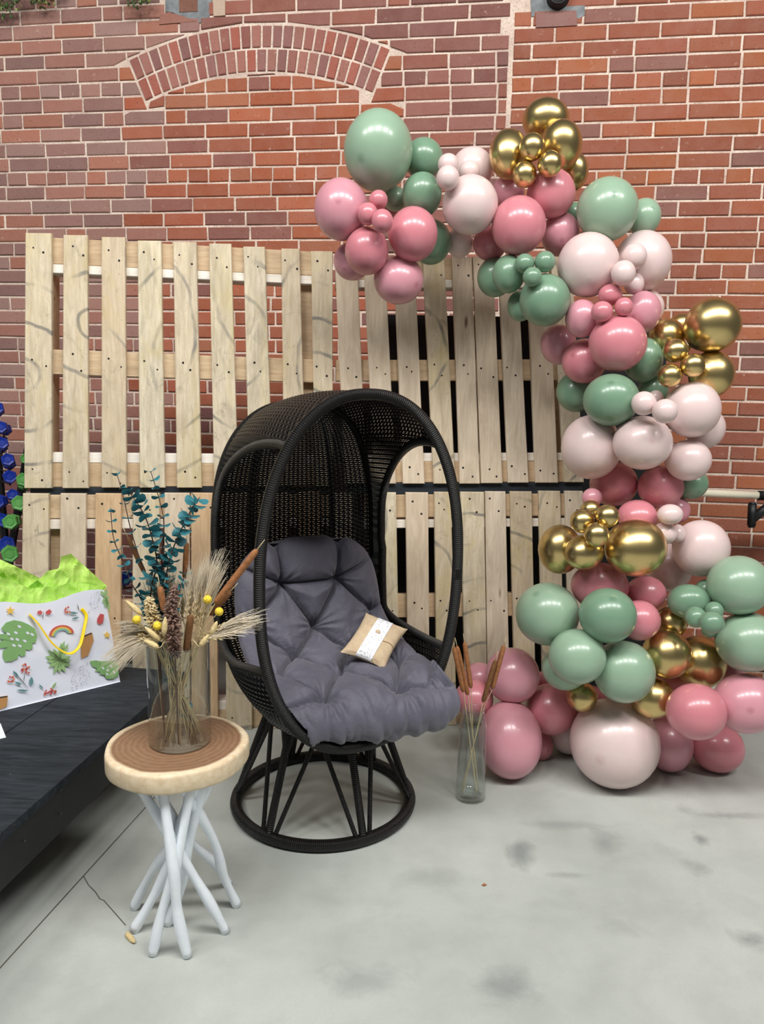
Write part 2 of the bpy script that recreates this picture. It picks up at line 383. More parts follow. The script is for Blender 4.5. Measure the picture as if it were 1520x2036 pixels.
# ------------------------------------------------------------------ balloon layout: x, y, rx, ry (their apparent size), colour, layer (0 outermost .. 3 innermost)
BAL = [
 (753,300,68,77,'S',0),(843,316,39,40,'D',2),(840,387,39.5,43,'D',1),(857,481,41,44,'D',2),(786,395,24,24,'S',3),
 (679,417,54,60,'M',0),(729.5,499,43.5,46.6,'P',0),(821,466,49,53,'P',0),(793,557,50.5,47,'M',1),(701,519.5,37.5,37.5,'M',2),
 (753,397,18.5,18.5,'P',-1),(731.5,425.5,20.5,22,'P',-1),(760.5,439.5,21.5,23,'P',-1),(778,417,15,15,'P',3),
 (935,407,55.6,57,'B',0),(939.5,336,42,42,'B',2),(892,327,21,21,'B',-1),(891,354,23,24,'B',-1),(933.6,340,21,20,'B',1),(915,482,27,31,'B',3),
 (1086,239,46.6,41,'G',2),(1116,289,42,50,'G',1),(1013.5,307.5,37.5,51,'G',1),(1139,342,30,38,'G',3),
 (1059,293,25,27,'G',-1),(1094,326,24,25.5,'G',-1),(1043.5,347,24,26,'G',-1),
 (1011,383,33,33,'M',3),(1096,385,48,48,'P',1),(1031.5,449,54,57,'P',0),(1115,466,38,43,'M',2),(975,484,34,34,'P',3),
 (1208,417,60,62,'S',0),(1280.5,432,33,37,'S',2),(1143,425,22,22,'D',3),(1012,545,33,38,'D',1),(985,551,36,39,'D',2),
 (1084,597,50,52,'D',0),(1036,608,27,32,'D',2),(1043.5,524,19.5,19.5,'D',-1),(1084,520.5,20.5,21,'D',-1),(1059,550.5,19,19,'D',-1),
 (1170,526.5,60.5,63,'B',0),(1279,519.5,55.5,59.5,'B',1),(1262,510,24.5,26,'B',-1),(1240,543.5,24,25.5,'B',-1),(1261.5,564,19.5,21.5,'B',0),
 (1157,633.5,32,37.5,'M',1),(1279,621,35,42,'M',1),(1287,613,33,36,'B',3),(1214,586,23.5,21,'P',-1),(1197.5,620,21.5,20.5,'P',-1),(1241,610,18,18.5,'P',-1),
 (1228.5,683,57,55.5,'P',0),(1111,685,35,41,'M',2),(1162.5,718,44,44,'P',1),(1279,716,38,45,'D',1),(1146.5,779,39,41,'D',2),(1216,795.5,55,51,'D',0),(1300,775,30,30,'D',3),
 (1418,646,54.5,53,'G',0),(1327,670,36,36,'G',1),(1355,648,25,25,'G',3),(1415.5,744,44,47,'G',1),
 (1344,697.5,25.5,23.5,'G',-1),(1378.5,726.5,24,23.5,'G',-1),(1333,747,23.5,24,'G',-1),
 (1377,814.5,55,55,'B',0),(1403,851.5,38,41,'B',2),(1278,880.5,58,53.5,'B',0),(1176,889,59,64,'B',1),(1369,915,45,41,'B',1),
 (1281,802,24.5,24,'B',-1),(1323,817.5,25,24.5,'B',-1),(1304,791,15,15,'B',1),
 (1221,962,47,45,'P',1),(1314,968,45,42,'P',1),(1268,1026,39,31,'P',2),(1344,1014,28,28,'M',2),(1178,990,20,20,'M',3),(1375,962,33,30,'D',2),
 (1333,1022.5,25,20,'B',-1),(1322.5,1060,24,22,'B',0),(1350,1060,13,18,'B',1),(1395,1090,55,57,'B',1),(1331,1128,45,48,'B',1),
 (1264,1089,61,57,'G',0),(1114,1092,43,51,'G',1),(1161.5,1098,39,34.5,'G',0),(1158,1036,24,24,'G',-1),(1208.5,1026,23.5,23.5,'G',-1),(1187,1063,25,25,'G',-1),(1175,1014,20,20,'G',2),
 (1193,1166,56.5,46,'P',1),(1284,1180,40,35,'P',2),(1271.5,1233.5,42,40,'P',2),
 (1089,1221,63,62.5,'S',1),(1209,1224,56.5,54.5,'D',0),(1148,1305,56.5,55,'S',0),(1241,1335,60.5,62,'S',1),(1124,1328,46,44,'S',2),
 (1370.5,1196,42,34,'D',2),(1469.5,1163,61,59,'S',1),(1488,1276,62,59,'S',1),
 (1384,1227,20.5,21,'D',-1),(1421,1214,18,18,'D',0),(1416,1238,24,22,'D',-1),(1411,1253,15,15,'D',1),(1404,1172,20,20,'D',3),
 (1335,1237,31,31,'G',2),(1326,1300,47,49,'G',1),(1391,1316.5,52,53,'G',2),(1297,1387,43,41,'G',2),
 (1385,1415,58,55.5,'P',0),(1483,1398,62,59,'M',1),(1427,1487,51,48,'P',1),(1330.5,1478,47,55,'M',2),
 (1223,1476,87.5,88,'B',0),(1134,1455,45,43,'B',3),(1097,1409,51,50.5,'P',1),(1015.5,1470,62.5,76,'M',0),(1019,1343,54,55,'M',1),
 (1338,1362,34,34,'P',3),(1178,1402,38,38,'P',7),(1452,1338,30,30,'M',3),
 (943,1389,39,37,'P',2),(953,1350,33,33,'M',3),(1074,1482,26,30,'P',3),(1158,1385,30,30,'G',3),(1080,1355,20,20,'P',3),
]
# ------------------------------------------------------------------ floor
fl = MB(); fl.box((0, 1.5, -.05), 9, 9, .1)
floor = struct(fl.obj('floor', M_FLOOR, smooth=False), 'grey polished concrete floor with scuffs and a control joint', 'floor')
def strip(name, pts, wd, mat, parent):
    b = MB()
    for a, c in zip(pts[:-1], pts[1:]):
        d = (c-a).normalized(); s = Vector((-d.y, d.x, 0))*wd/2; z = Vector((0, 0, .0006))
        b.add([a-s+z, c-s+z, c+s+z, a+s+z], [(0, 1, 2, 3)])
    return b.obj(name, mat, parent, False)
M_JOINT = plain('joint_filler', (96, 93, 84), .9, bump=0)
ja = onz(0, 1925); jb = onz(290, 1605); jd = (jb-ja).normalized()
strip('control_joint', [ja-jd*1.2, jb+jd*1.1], .004, M_JOINT, floor)
strip('floor_crack', [onz(*p) for p in ((166, 1742), (176, 1760), (190, 1774), (199, 1788), (206, 1790), (228, 1815), (250, 1840))], .003, M_JOINT, floor)
# ------------------------------------------------------------------ brick wall
WM = -.139; WD = 3.86; WS = math.hypot(1, WM)
WU = Vector((1, WM, 0))/WS; WN = Vector((WM, -1, 0))/WS; WO = Vector((0, WD, 0))
def wpt(u, v, d=0): return WO+WU*u+Vector((0, 0, v))+WN*d
def wuv(x, y):
    p = onpl(x, y, WN, WO)-WO; return (p.dot(WU), p.z)
U0, U1, V1 = -3.2, 3.2, 3.6
b = MB(); c0 = wpt((U0+U1)/2, V1/2, -.1); b.box(c0, U1-U0, .2, V1, (WU, -WN, Vector((0, 0, 1))))
wall = struct(b.obj('wall_back', M_MORTAR, smooth=False), 'old red brick wall with a bricked-up arch', 'wall')
# arch: circles through points seen on the intrados
def circ(a, b_, c):
    ax, ay = a; bx, by = b_; cx, cy = c
    d = 2*(ax*(by-cy)+bx*(cy-ay)+cx*(ay-by))
    ux = ((ax*ax+ay*ay)*(by-cy)+(bx*bx+by*by)*(cy-ay)+(cx*cx+cy*cy)*(ay-by))/d
    uy = ((ax*ax+ay*ay)*(cx-bx)+(bx*bx+by*by)*(ax-cx)+(cx*cx+cy*cy)*(bx-ax))/d
    return ux, uy, math.hypot(ax-ux, ay-uy)
AI = [wuv(290, 203), wuv(545, 144), wuv(742, 187)]
ACX, ACY, RI = circ(*AI)
a0 = math.atan2(AI[0][1]-ACY, AI[0][0]-ACX); a1 = math.atan2(AI[2][1]-ACY, AI[2][0]-ACX)
RT1 = RI+.104; RO = RI+.208
SPLIT = wuv(1012, 200)[0]
INF_L = wuv(285, 300)[0]; INF_R = wuv(800, 250)[0]
def clip(poly, f):
    out = []
    for i in range(len(poly)):
        p, q = poly[i], poly[(i+1) % len(poly)]; fp, fq = f(p), f(q)
        if fp >= 0: out.append(p)
        if (fp >= 0) != (fq >= 0):
            t = fp/(fp-fq); out.append((p[0]+(q[0]-p[0])*t, p[1]+(q[1]-p[1])*t))
    return out
def area(p): return abs(sum(p[i][0]*p[(i+1) % len(p)][1]-p[(i+1) % len(p)][0]*p[i][1] for i in range(len(p))))/2
bricks = []                                  # polygon, colour
def pick(cols, jit=.1):
    c = lin(random.choice(cols)); k = .92+random.uniform(-jit, jit); return tuple(min(1, v*k) for v in c)
C_OLD = [(160, 120, 110), (150, 110, 102), (166, 122, 110), (142, 106, 100), (156, 122, 114), (164, 112, 98), (172, 112, 92)]
C_INF = [(170, 92, 60), (158, 84, 56), (176, 98, 66), (164, 88, 62), (158, 86, 62), (168, 96, 70), (172, 104, 74), (160, 88, 60), (140, 88, 78)]
C_PIL = [(138, 88, 78), (130, 82, 74), (146, 94, 84), (128, 84, 78), (150, 90, 74)]
C_RGT = [(162, 92, 64), (154, 86, 62), (168, 98, 64), (150, 86, 66), (166, 94, 58), (140, 94, 84), (148, 84, 62), (158, 88, 60)]
C_LOWSHADE = [(132, 82, 78), (124, 78, 76), (140, 84, 74), (118, 74, 74)]  # lowest courses: shade behind the pallets put into the brick tones
G = .0105
def tame(rect, u, v):
    """cut a course brick against the arch rings"""
    rad = [math.hypot(p[0]-ACX, p[1]-ACY) for p in rect]; near, far = min(rad), max(rad)
    an = math.atan2(v-ACY, u-ACX); r = math.hypot(u-ACX, v-ACY)
    if v < ACY or far < RI-.012 or near > RO+.012 or not (a1-.3 < an < a0+.3): return [rect]
    def tang(poly, t, R_, sg):
        ct, st = math.cos(t), math.sin(t)
        return clip(poly, lambda p: sg*(((p[0]-ACX)*ct+(p[1]-ACY)*st)-R_)) if len(poly) >= 3 else poly
    def beyond(poly, a, sg):
        nx, ny = -math.sin(a)*sg, math.cos(a)*sg
        return clip(poly, lambda p: (p[0]-ACX)*nx+(p[1]-ACY)*ny-.008)
    out = []
    if a1 <= an <= a0:
        if near < RI-.009:
            q = rect
            for k in range(25): q = tang(q, a1+(a0-a1)*k/24, RI-.009, -1)
            out.append(q)
        if far > RO+.009: out.append(tang(rect, an, RO+.009, 1))
        if RI-.03 < r < RO+.03 and (a0-an < .06 or an-a1 < .06):
            a, sg = (a0, 1) if a0-an < .06 else (a1, -1)
            out.append(tang(tang(beyond(rect, a, sg), a, RI, 1), a, RO+.002, -1))
    else:
        a, sg = (a0, 1) if an > a0 else (a1, -1)
        crosses = any(a1 < math.atan2(p[1]-ACY, p[0]-ACX) < a0 for p in rect)
        if not crosses and min((p[0]-ACX)*-math.sin(a)*sg+(p[1]-ACY)*math.cos(a)*sg for p in rect) > .008: return [rect]
        if r > RO-.01: out.append(tang(rect, a, RO+.009, 1))
        elif r < RI-.02: out.append(tang(rect, a, RI-.009, -1))
        else: out.append(beyond(rect, a, sg))
    return [q for q in out if len(q) >= 3 and area(q) > .00015]
def lay(u0, u1, ph, ch, L, hdr, cols, v0=0.0, v1=V1):
    k0 = int((v0-ph)/ch)-1
    for k in range(k0, k0+70):
        lo = ph+k*ch; hi = lo+ch
        if hi < .02 or lo > v1: continue
        isH = (k % 6) == hdr
        step = L/2 if isH else L
        u = u0-(L*.5 if k % 2 else 0)-random.uniform(0, .05)-L
        while u < u1:
            st = step*random.uniform(.985, 1.015)
            if not isH and random.random() < .06: st = L/2
            a = max(u+G/2, u0+G/2); c = min(u+st-G/2, u1-G/2)
            if c-a > .03:
                j = lambda: random.uniform(-.0015, .0015)
                rect = [(a+j(), lo+G/2+j()), (c+j(), lo+G/2+j()), (c+j(), hi-G/2+j()), (a+j(), hi-G/2+j())]
                for q in tame(rect, (a+c)/2, (lo+hi)/2): bricks.append((q, cols((a+c)/2, (lo+hi)/2, k)))
            u += st
def colsL(u, v, k):
    zz = .09*(k % 2)
    if v < .9: return pick(C_LOWSHADE)
    if u < INF_L-.02+zz: return pick(C_OLD)
    if math.hypot(u-ACX, v-ACY) > RO-.02 and v > ACY+.3 and v > wuv(290, 203)[1]: return pick(C_PIL if u > ACX-.2 else C_OLD)
    if u < INF_R-zz: return pick(C_INF if v > 1.3 else C_INF+C_LOWSHADE)
    return pick(C_PIL)
lay(U0, SPLIT-.005, 2.7184, .0677, .213, 1, colsL)
lay(SPLIT+.008, U1, 2.2621, .0684, .226, 1, lambda u, v, k: pick(C_RGT, .12))
nv = 24
for ring, (r0, r1) in enumerate(((RI, RT1), (RT1, RO))):
    n = nv+ring
    for i in range(n):
        s0 = a0+(a1-a0)*i/n; s1 = a0+(a1-a0)*(i+1)/n; g = G*.5
        q = []
        for r, a, sg in ((r0+g, s0, -1), (r0+g, s1, 1), (r1-g, s1, 1), (r1-g, s0, -1)):
            aa = a+sg*g/r; q.append((ACX+r*math.cos(aa), ACY+r*math.sin(aa)))
        bricks.append((q[::1], pick([(150, 92, 82), (160, 106, 94), (142, 96, 90), (166, 92, 76)])))
# patches where services once passed
holes = [(wuv(337, 46), wuv(452, -40)), (wuv(1060, 36), wuv(1166, -40))]
def inhole(q):
    u = sum(p[0] for p in q)/len(q); v = sum(p[1] for p in q)/len(q)
    return any(h[0][0] < u < h[1][0] and h[0][1]-.0 < v < h[1][1] for h in holes)
bricks = [bb for bb in bricks if not inhole(bb[0])]
def brick_geo(q, col):
    if sum(q[i][0]*q[(i+1) % len(q)][1]-q[(i+1) % len(q)][0]*q[i][1] for i in range(len(q))) < 0: q = q[::-1]
    n = len(q); cu = sum(p[0] for p in q)/n; cv = sum(p[1] for p in q)/n
    d = .006+random.uniform(-.0025, .003); tl = random.uniform(-.012, .012)
    V = [wpt(p[0], p[1], -.01) for p in q]+[wpt(p[0], p[1], d-.003) for p in q]
    for p in q:
        ex = p[0]-cu; ey = p[1]-cv; l = math.hypot(ex, ey) or 1
        V.append(wpt(p[0]-.0045*ex/l, p[1]-.0035*(1 if ey > 0 else -1), d+tl*ex))
    Fc = [tuple(range(2*n, 3*n))]
    for i in range(n):
        j = (i+1) % n
        Fc += [(i, j, n+j, n+i), (n+i, n+j, 2*n+j, 2*n+i)]
    return V, Fc, wpt(cu, cv)
ranked = []
for q, c in bricks:
    cen = wpt(sum(p[0] for p in q)/len(q), sum(p[1] for p in q)/len(q)); x, y, z = proj(cen)
    vis = -30 < x < 1550 and -15 < y < 1450
    if vis and 60 < x < 1160 and y > 470+max(0, (x-60))*.06: vis = False
    if vis and any(((x-bx)/(rx*.9))**2+((y-by)/(ry*.9))**2 < 1 for bx, by, rx, ry, _, _ in BAL): vis = False
    if vis and x > 1160 and y > 1130: vis = False
    ranked.append((area(q)/z**2 if vis else 0, q, c))
ranked.sort(key=lambda t: -t[0])
fieldV, fieldF, fieldC = [], [], []
for i, (s, q, c) in enumerate(ranked):
    V, Fc, cen = brick_geo(q, c)
    if i < 300 and s > 0:
        o = mesh('brick', V, Fc, M_BRICK, wall, loc=cen); o.color = c+(1,)
    else:
        bb = len(fieldV); fieldV += V; fieldF += [tuple(k+bb for k in f) for f in Fc]; fieldC += [c]*len(Fc)
fo = mesh('brick_field', fieldV, fieldF, M_BRICKF, wall); fo['kind'] = 'stuff'
ca = fo.data.color_attributes.new('Col', 'FLOAT_COLOR', 'CORNER')
for p, c in zip(fo.data.polygons, fieldC):
    for li in p.loop_indices: ca.data[li].color = c+(1,)
# repair mortar, with an old brick left in it, and the pipe
def wslab(name, pts, d0, d1, mat, parent):
    q = [wuv(*p) for p in pts]; n = len(q)
    V = [wpt(u, v, d0) for u, v in q]+[wpt(u, v, d1) for u, v in q]
    Fc = [tuple(range(n, 2*n)), tuple(range(n-1, -1, -1))]+[(i, (i+1) % n, n+(i+1) % n, n+i) for i in range(n)]
    return mesh(name, V, Fc, mat, parent)
wslab('mortar_patch', [(330, 24), (345, 26), (372, 40), (398, 46), (414, 40), (420, 26), (424, -20), (330, -20)], -.005, .006, M_GREYMORTAR, wall)
for pts, c in (([(358, 26), (394, 24), (394, -20), (358, -20)], (120, 78, 62)), ([(426, 34), (449, 32), (449, -20), (424, -20)], (190, 168, 148)), ([(318, 50), (392, 44), (366, 34), (338, 26), (320, 30)], (150, 100, 86))):
    o = wslab('brick', pts, -.005, .009, M_BRICK, wall); o.color = rgba(c)
o = wslab('brick', [(297, 215), (327, 211), (327, 191), (300, 203)], -.005, .006, M_BRICK, wall); o.color = rgba((150, 84, 62))
wslab('mortar_patch', [(1057, 34), (1075, 30), (1080, 36), (1140, 34), (1152, 38), (1163, 30), (1164, -20), (1055, -20)], -.005, .004, M_GREYMORTAR, wall)
o = wslab('brick', [(1066, 56), (1148, 52), (1146, 22), (1066, 26)], -.005, .008, M_BRICK, wall); o.color = rgba((140, 100, 94))
pc = wuv(1110, -3)
b = MB(); P0 = wpt(pc[0], pc[1], 0)
ax = (WU, Vector((0, 0, 1)), WN)
b.lathe([(.05, -.02), (.05, .012), (.046, .016), (.046, .05), (.041, .055), (.038, .05), (.038, .008), (0, .008)], P0, 28, ax)
tag(b.obj('wall_pipe', M_BLACK), 'open black pipe stub set in grey mortar high on the brick wall', 'pipe')
# ------------------------------------------------------------------ pallets leaning in front of the wall
PLN = Vector((-.09, 1, -.05)).normalized(); PLP = Vector((0, 3.07, 0))
def pl(x, y, d=0): return onpl(x, y, PLN, PLP+PLN*d)           # d = depth behind the deck face
PX = Vector((1, .09, 0)).normalized()
PZ = PX.cross(PLN).normalized()
if PZ.z < 0: PZ = -PZ
def quad_board(name, q, d0, th, mat, parent):
    """q: four px corners tl,tr,br,bl on the deck plane at depth d0; a chamfered board th thick"""
    P = [pl(x, y, d0) for x, y in q]
    for p in P: p.z = max(p.z, .001)
    c = sum(P, Vector())/4
    I = []
    for p in P:
        e = p-c; I.append(p-PX*(.0025*(1 if e.dot(PX) > 0 else -1))-PZ*(.0025*(1 if e.dot(PZ) > 0 else -1)))
    V = I+[p+PLN*.0025 for p in P]+[p+PLN*th for p in P]
    Fc = [(3, 2, 1, 0)]
    for a in (0, 4):
        for i in range(4):
            j = (i+1) % 4; Fc.append((a+i, a+j, a+4+j, a+4+i))
    Fc.append((8, 9, 10, 11))
    return mesh(name, V, Fc, mat, parent, loc=c)
NAILS = {}
def pallet(name, label, boards, rails, battens, mats, blocks, spacers=()):
    cx = sum(b[0]+b[1] for b in boards)/(2*len(boards)); yb = max(b[5] for b in boards)
    p = pl(cx, yb, .02); t = empty(name, p); tag(t, label, 'pallet')
    def part(o):
        o.parent = t; o.matrix_parent_inverse = Matrix.Translation(-Vector(p)); return o
    for i, (a, b_, y0, c, d, y1) in enumerate(boards):
        part(quad_board('deck_board', [(a, y0), (b_, y0+.5), (d, y1), (c, y1)], 0, .018, mats[i % len(mats)], None))
    for (x0, ya, x1, yb_, h0, h1) in rails:
        part(quad_board('stringer', [(x0, ya), (x1, yb_), (x1, yb_+h1), (x0, ya+h0)], .0185, .034, M_RAIL, None))
    for (x0, ya, x1, yb_, h0, h1) in battens:
        part(quad_board('batten', [(x0, ya), (x1, yb_), (x1, yb_+h1), (x0, ya+h0)], .0185, .08, M_BATTEN, None))
    for (xa, ya, xb, yb_) in blocks:
        part(quad_board('block', [(xa, ya), (xb, ya), (xb, yb_), (xa, yb_)], .053, .075, M_RAIL, None))
    for (x0, ya, x1, yb_, h0, h1) in spacers:
        part(quad_board('spacer', [(x0, ya), (x1, yb_), (x1, yb_+h1), (x0, ya+h0)], .02, .03, M_BLACKW, None))
    nb = MB(); rng = random.Random(len(label))
    for (a, b_, y0, c, d, y1) in boards:
        for (x0, ya, x1, yb_, h0, h1) in rails:
            mx = (a+b_+c+d)/4; f = (mx-x0)/(x1-x0); ry = ya+(yb_-ya)*f; hh = h0+(h1-h0)*f
            for (fx, fy) in ((.3, .3), (.72, .7)):
                yy = ry+hh*(fy+rng.uniform(-.15, .15)); k = (yy-y0)/(y1-y0)
                if not .005 < k < .995: continue
                xx = (a+(c-a)*k)*(1-fx)+(b_+(d-b_)*k)*fx+rng.uniform(-5, 5)
                n0 = pl(xx, yy, -.0005); r = rng.uniform(.0032, .0048)
                V = [n0+PX*(r*math.cos(q*PI/4))+PZ*(r*math.sin(q*PI/4)) for q in range(8)]
                nb.add(V, [tuple(range(8))])
    o = part(nb.obj('nail_heads', M_NAIL, None, False)); o['kind'] = 'stuff'
    return t
D1, D2 = M_DECK, M_DECK2
UL = [(50.3,102.6,463,47.9,102.6,971),(126,174,467,124,175.5,971),(202,249,471,202,251.5,970),(273.7,320.5,478,278,328,970),(344.5,390.7,481,352,401,970),
      (416,460,484,426,474,969),(484,527,490,496,543,968),(559.6,596,494,565,609,967),(618.8,662,499,627,662,967)]
pallet('wooden_pallet', 'weathered upper pallet with scuffed vertical boards over the gift bag side', UL,
       [(60,470,655,502,53,48),(60,693,655,716,50,46),(60,921,655,922,48,44)], [(60,523,655,550,18,17),(60,899,655,905,21,18)], [D1], [(62,545,106,900),(596,558,640,905)], [(60,968.5,655,965.5,16,17)])
UR = [(666,711,512,686,729,962),(723,766,512,745,788,962),(783,825,510,802,845,962),(841,884,510,863,906,962),(899,938.5,510,915,955,962),(941,981,510,957.5,1000,961),
      (991,1029,510,1011.5,1052,960),(1048,1091,510,1066,1111,960),(1095,1136,510,1124,1162,959)]
pallet('wooden_pallet', 'pale upper pallet with close knotty boards behind the balloon garland', UR,
       [(668,512,1140,512,44,44),(668,716,1140,714,42,42),(690,918,1160,917,42,41)], [(668,556,1140,556,16,16),(690,902,1160,900,17,16)], [D2, D2, D2, D1, D2], [(1100,560,1140,900)], [(690,959.5,1160,957.5,24.5,24)])
LL = [(45,97,981,40,94,1462),(120,171,981,115,168,1461),(189.6,241,981,187,240,1460),(264,317,980,263,317,1459),(327,377,980,327,378,1458),(380,432,980,381,434,1457),
      (448,500,979,450,502,1456),(520,572,979,523,576,1455),(590,640,978,594,645,1454),(656,704,978,661,710,1453)]
pallet('wooden_pallet', 'lower pallet of mixed brown boards between the bench and the egg chair', LL,
       [(45,984,704,982,48,44),(45,1195,708,1190,48,46),(45,1415,710,1408,44,42)], [(45,1033,704,1030,20,18),(45,1397,710,1392,18,17)], [D1, D2, wood_mat('pallet_deck_wood_tan', (206, 170, 128), (222, 190, 152))], [(100,1052,122,1390)])
LR = [(751,788,979,755,796,1450),(807,852,979,812,855,1450),(864,897,978,869,909,1448),(916,963,978,927,970,1448),(965.5,1006,977,971,1015,1447),(1015,1058,977,1025,1067,1447),
      (1072,1115,976,1081,1124,1446),(1124,1160,976,1136,1174,1446)]
pallet('wooden_pallet', 'lower pallet with greenish and pinkish boards beside the egg chair', LR,
       [(725,984,1162,981,46,44),(730,1183,1170,1178,46,45),(732,1400,1172,1396,43,43)], [(725,1034,1162,1030,17,16),(732,1384,1172,1380,15,15)], [D1, D2, D1], [(728,1060,748,1385),(1150,1060,1170,1385)])
# made-up dark panel that blackens the gaps of the right-hand pallets
b = MB(); b.box((.6, 3.46, .86), 1.26, .03, 1.72); tag(b.obj('gap_shade_panel', M_DARKPANEL, smooth=False), 'plain black panel added behind the right pallets to darken their gaps', 'panel')
# ------------------------------------------------------------------ balloons
def balloon_mesh():
    prof = []
    for i in range(23):
        a = PI*.945*i/22
        k = max(0, (a-PI/2)/(PI/2))
        prof.append((max(0.0, math.sin(a)*(1-.06*k)), math.cos(a)*(1+.14*k*k)))
    prof += [(.085, -1.15), (.06, -1.19), (.075, -1.215), (.05, -1.235), (.1, -1.3), (0, -1.26)]
    prof[0] = (0.0005, 1.0)
    b = MB(); b.lathe(prof, seg=36); return b
bm = balloon_mesh(); BM = {}
for k, m in MB_COL.items():
    me = bpy.data.meshes.new('balloon'); me.from_pydata([tuple(v) for v in bm.V], [], [f[::-1] for f in bm.F])
    me.polygons.foreach_set('use_smooth', [True]*len(me.polygons)); me.materials.append(m); me.update(); BM[k] = me
FLOORED = {(1427, 1487), (1330.5, 1478), (1223, 1476), (1015.5, 1470), (1134, 1455)}
def base_depth(x, y):
    if x < 1110 and y > 1300: return 2.84
    if (x, y) == (1385, 1415): return 2.58
    if y < 620: return 2.66
    if y < 1000: return 2.62
    if y < 1130: return 2.6
    return 2.56
placed = []
def sph(x, y, rr, dep):                                  # dep = distance along the optical axis
    r = ray(x, y); c = CAM+r*dep; return c, rr*dep/F*(1+.0)
def limit(c, R):
    L = (PLP.dot(PLN)-c.dot(PLN))
    px = proj(c)
    over_pallet = px[0] < 1165 and px[1] > 500
    lim = L if over_pallet else (c-WO).dot(WN)
    return lim-R
order = sorted(range(len(BAL)), key=lambda i: (0 if BAL[i][5] >= 0 else 1, BAL[i][5], -BAL[i][2] if BAL[i][5] >= 0 else BAL[i][1]))
COLN = {'S': 'sage green', 'D': 'shade-darkened sage green', 'P': 'dusty rose pink', 'M': 'mauve pink', 'B': 'pale blush', 'G': 'shiny gold chrome'}
def zone(x, y):
    if y < 620 and x < 890: return "at the garland's free end"
    if y < 430 and x < 1190: return 'atop the garland arch'
    if y < 660 and x < 1145: return 'inside the garland bend'
    if y < 580: return "on the garland's outer shoulder"
    if y < 790 and x > 1300: return 'in the jutting gold cluster'
    if y < 780: return "at the garland's turn"
    if y < 940: return 'midway down the garland'
    if y < 1010: return "above the garland's gold waist"
    if y < 1140: return "at the garland's gold waist"
    if y < 1345 and x > 1300: return 'in the outer foot pile'
    if y < 1345: return 'over the garland foot'
    if x < 1110: return 'by the cattail bottle'
    return 'resting at the garland foot'
res = {}
for i in order:
    x, y, rx, ry, c, lay_ = BAL[i]; rr = (rx+ry)/2; d0 = base_depth(x, y)
    def clash(dep, tol):
        p, R = sph(x, y, rr, dep)
        return any((p-q).length < (R+Q)*tol for q, Q in placed)
    if (x, y) in FLOORED:
        dep = 2.3
        while dep < 3.2:
            p, R = sph(x, y, ry, dep)
            if p.z <= R+.001: break
            dep += .004
    elif lay_ < 0:
        dep = d0-.35
        while dep < d0-.03 and not clash(dep+.006, .97): dep += .006
    else:
        dep = d0+.045*lay_
        for _ in range(90):
            p, R = sph(x, y, rr, dep)
            if not clash(dep, .92) or limit(p, R) < .0: break
            dep += .01
        while limit(*sph(x, y, rr, dep)) < 0: dep -= .01
    p, R = sph(x, y, rr, dep)
    if p.z < R+.004 and (x, y) not in FLOORED:
        while p.z < R*1.0+.002 and dep > 2.2:
            dep -= .01; p, R = sph(x, y, rr, dep)
    placed.append((p, R)); res[i] = (p, R, dep)
for i in order:                                          # close what hangs free: every balloon presses on a neighbour
    x, y, rx, ry, c, lay_ = BAL[i]; rr = (rx+ry)/2; p, R, dep = res[i]
    def ratio(p, R): return min((p-q).length/(R+Q) for j, (q, Q, _) in res.items() if j != i)
    if ratio(p, R) <= 1.0: continue
    lim_ = 0 if (x, y) in FLOORED else .2; best = (ratio(p, R), dep); k = 1
    while k*.004 <= lim_:
        hit = False
        for sg in (1, -1):
            pp, RR = sph(x, y, rr, dep+sg*k*.004); q = ratio(pp, RR)
            if limit(pp, RR) < 0: continue
            if q < best[0]: best = (q, dep+sg*k*.004)
            if q <= .995: hit = True; best = (q, dep+sg*k*.004); break
        if hit: break
        k += 1
    pp, RR = sph(x, y, rr, best[1]); res[i] = (pp, RR, best[1])
rb = random.Random(11)
sets = {}
for i, (x, y, rx, ry, c, lay_) in enumerate(BAL):
    p, R, dep = res[i]
    o = bpy.data.objects.new('balloon', BM[c]); link(o)
    v = (CAM-p).normalized()
    right = RT.copy(); upv = v.cross(right).normalized(); right = upv.cross(v).normalized()
    ta = rb.uniform(.25, .85); tb = rb.uniform(0, 2*PI)
    if c == 'G': ta = rb.uniform(.5, .85)
    if (x, y) == (1418, 646): ta = 1.15; tb = math.radians(48)
    if (x, y) == (1028, 455): ta = .1
    nose = (v*math.cos(ta)+(right*math.cos(tb)+upv*math.sin(tb))*math.sin(ta)).normalized()
    xa = (right-nose*right.dot(nose)).normalized(); ya = nose.cross(xa)
    m = Matrix((xa, ya, nose)).transposed().to_4x4()
    s = dep/F
    o.matrix_world = Matrix.Translation(p)@m@Matrix.Diagonal((rx*s, ry*s, (rx+ry)/2*s, 1))
    mean = (rx+ry)/2
    size = 'mini' if mean < 27.5 and lay_ < 2 else ('oversized' if mean > 68 else 'round')
    lab = ('%s %s balloon %s' % (size, COLN[c], zone(x, y))).replace('chrome latex balloon', 'chrome balloon')
    tag(o, lab, 'balloon', '%s balloons %s' % (COLN[c], zone(x, y))); sets.setdefault(lab, []).append((i, o))
def touching(i):
    p, R, _ = res[i]; t = {}
    for j, (q, Q, _) in res.items():
        if j != i and (p-q).length < (R+Q)*1.06: t.setdefault(BAL[j][4], []).append(j)
    return t
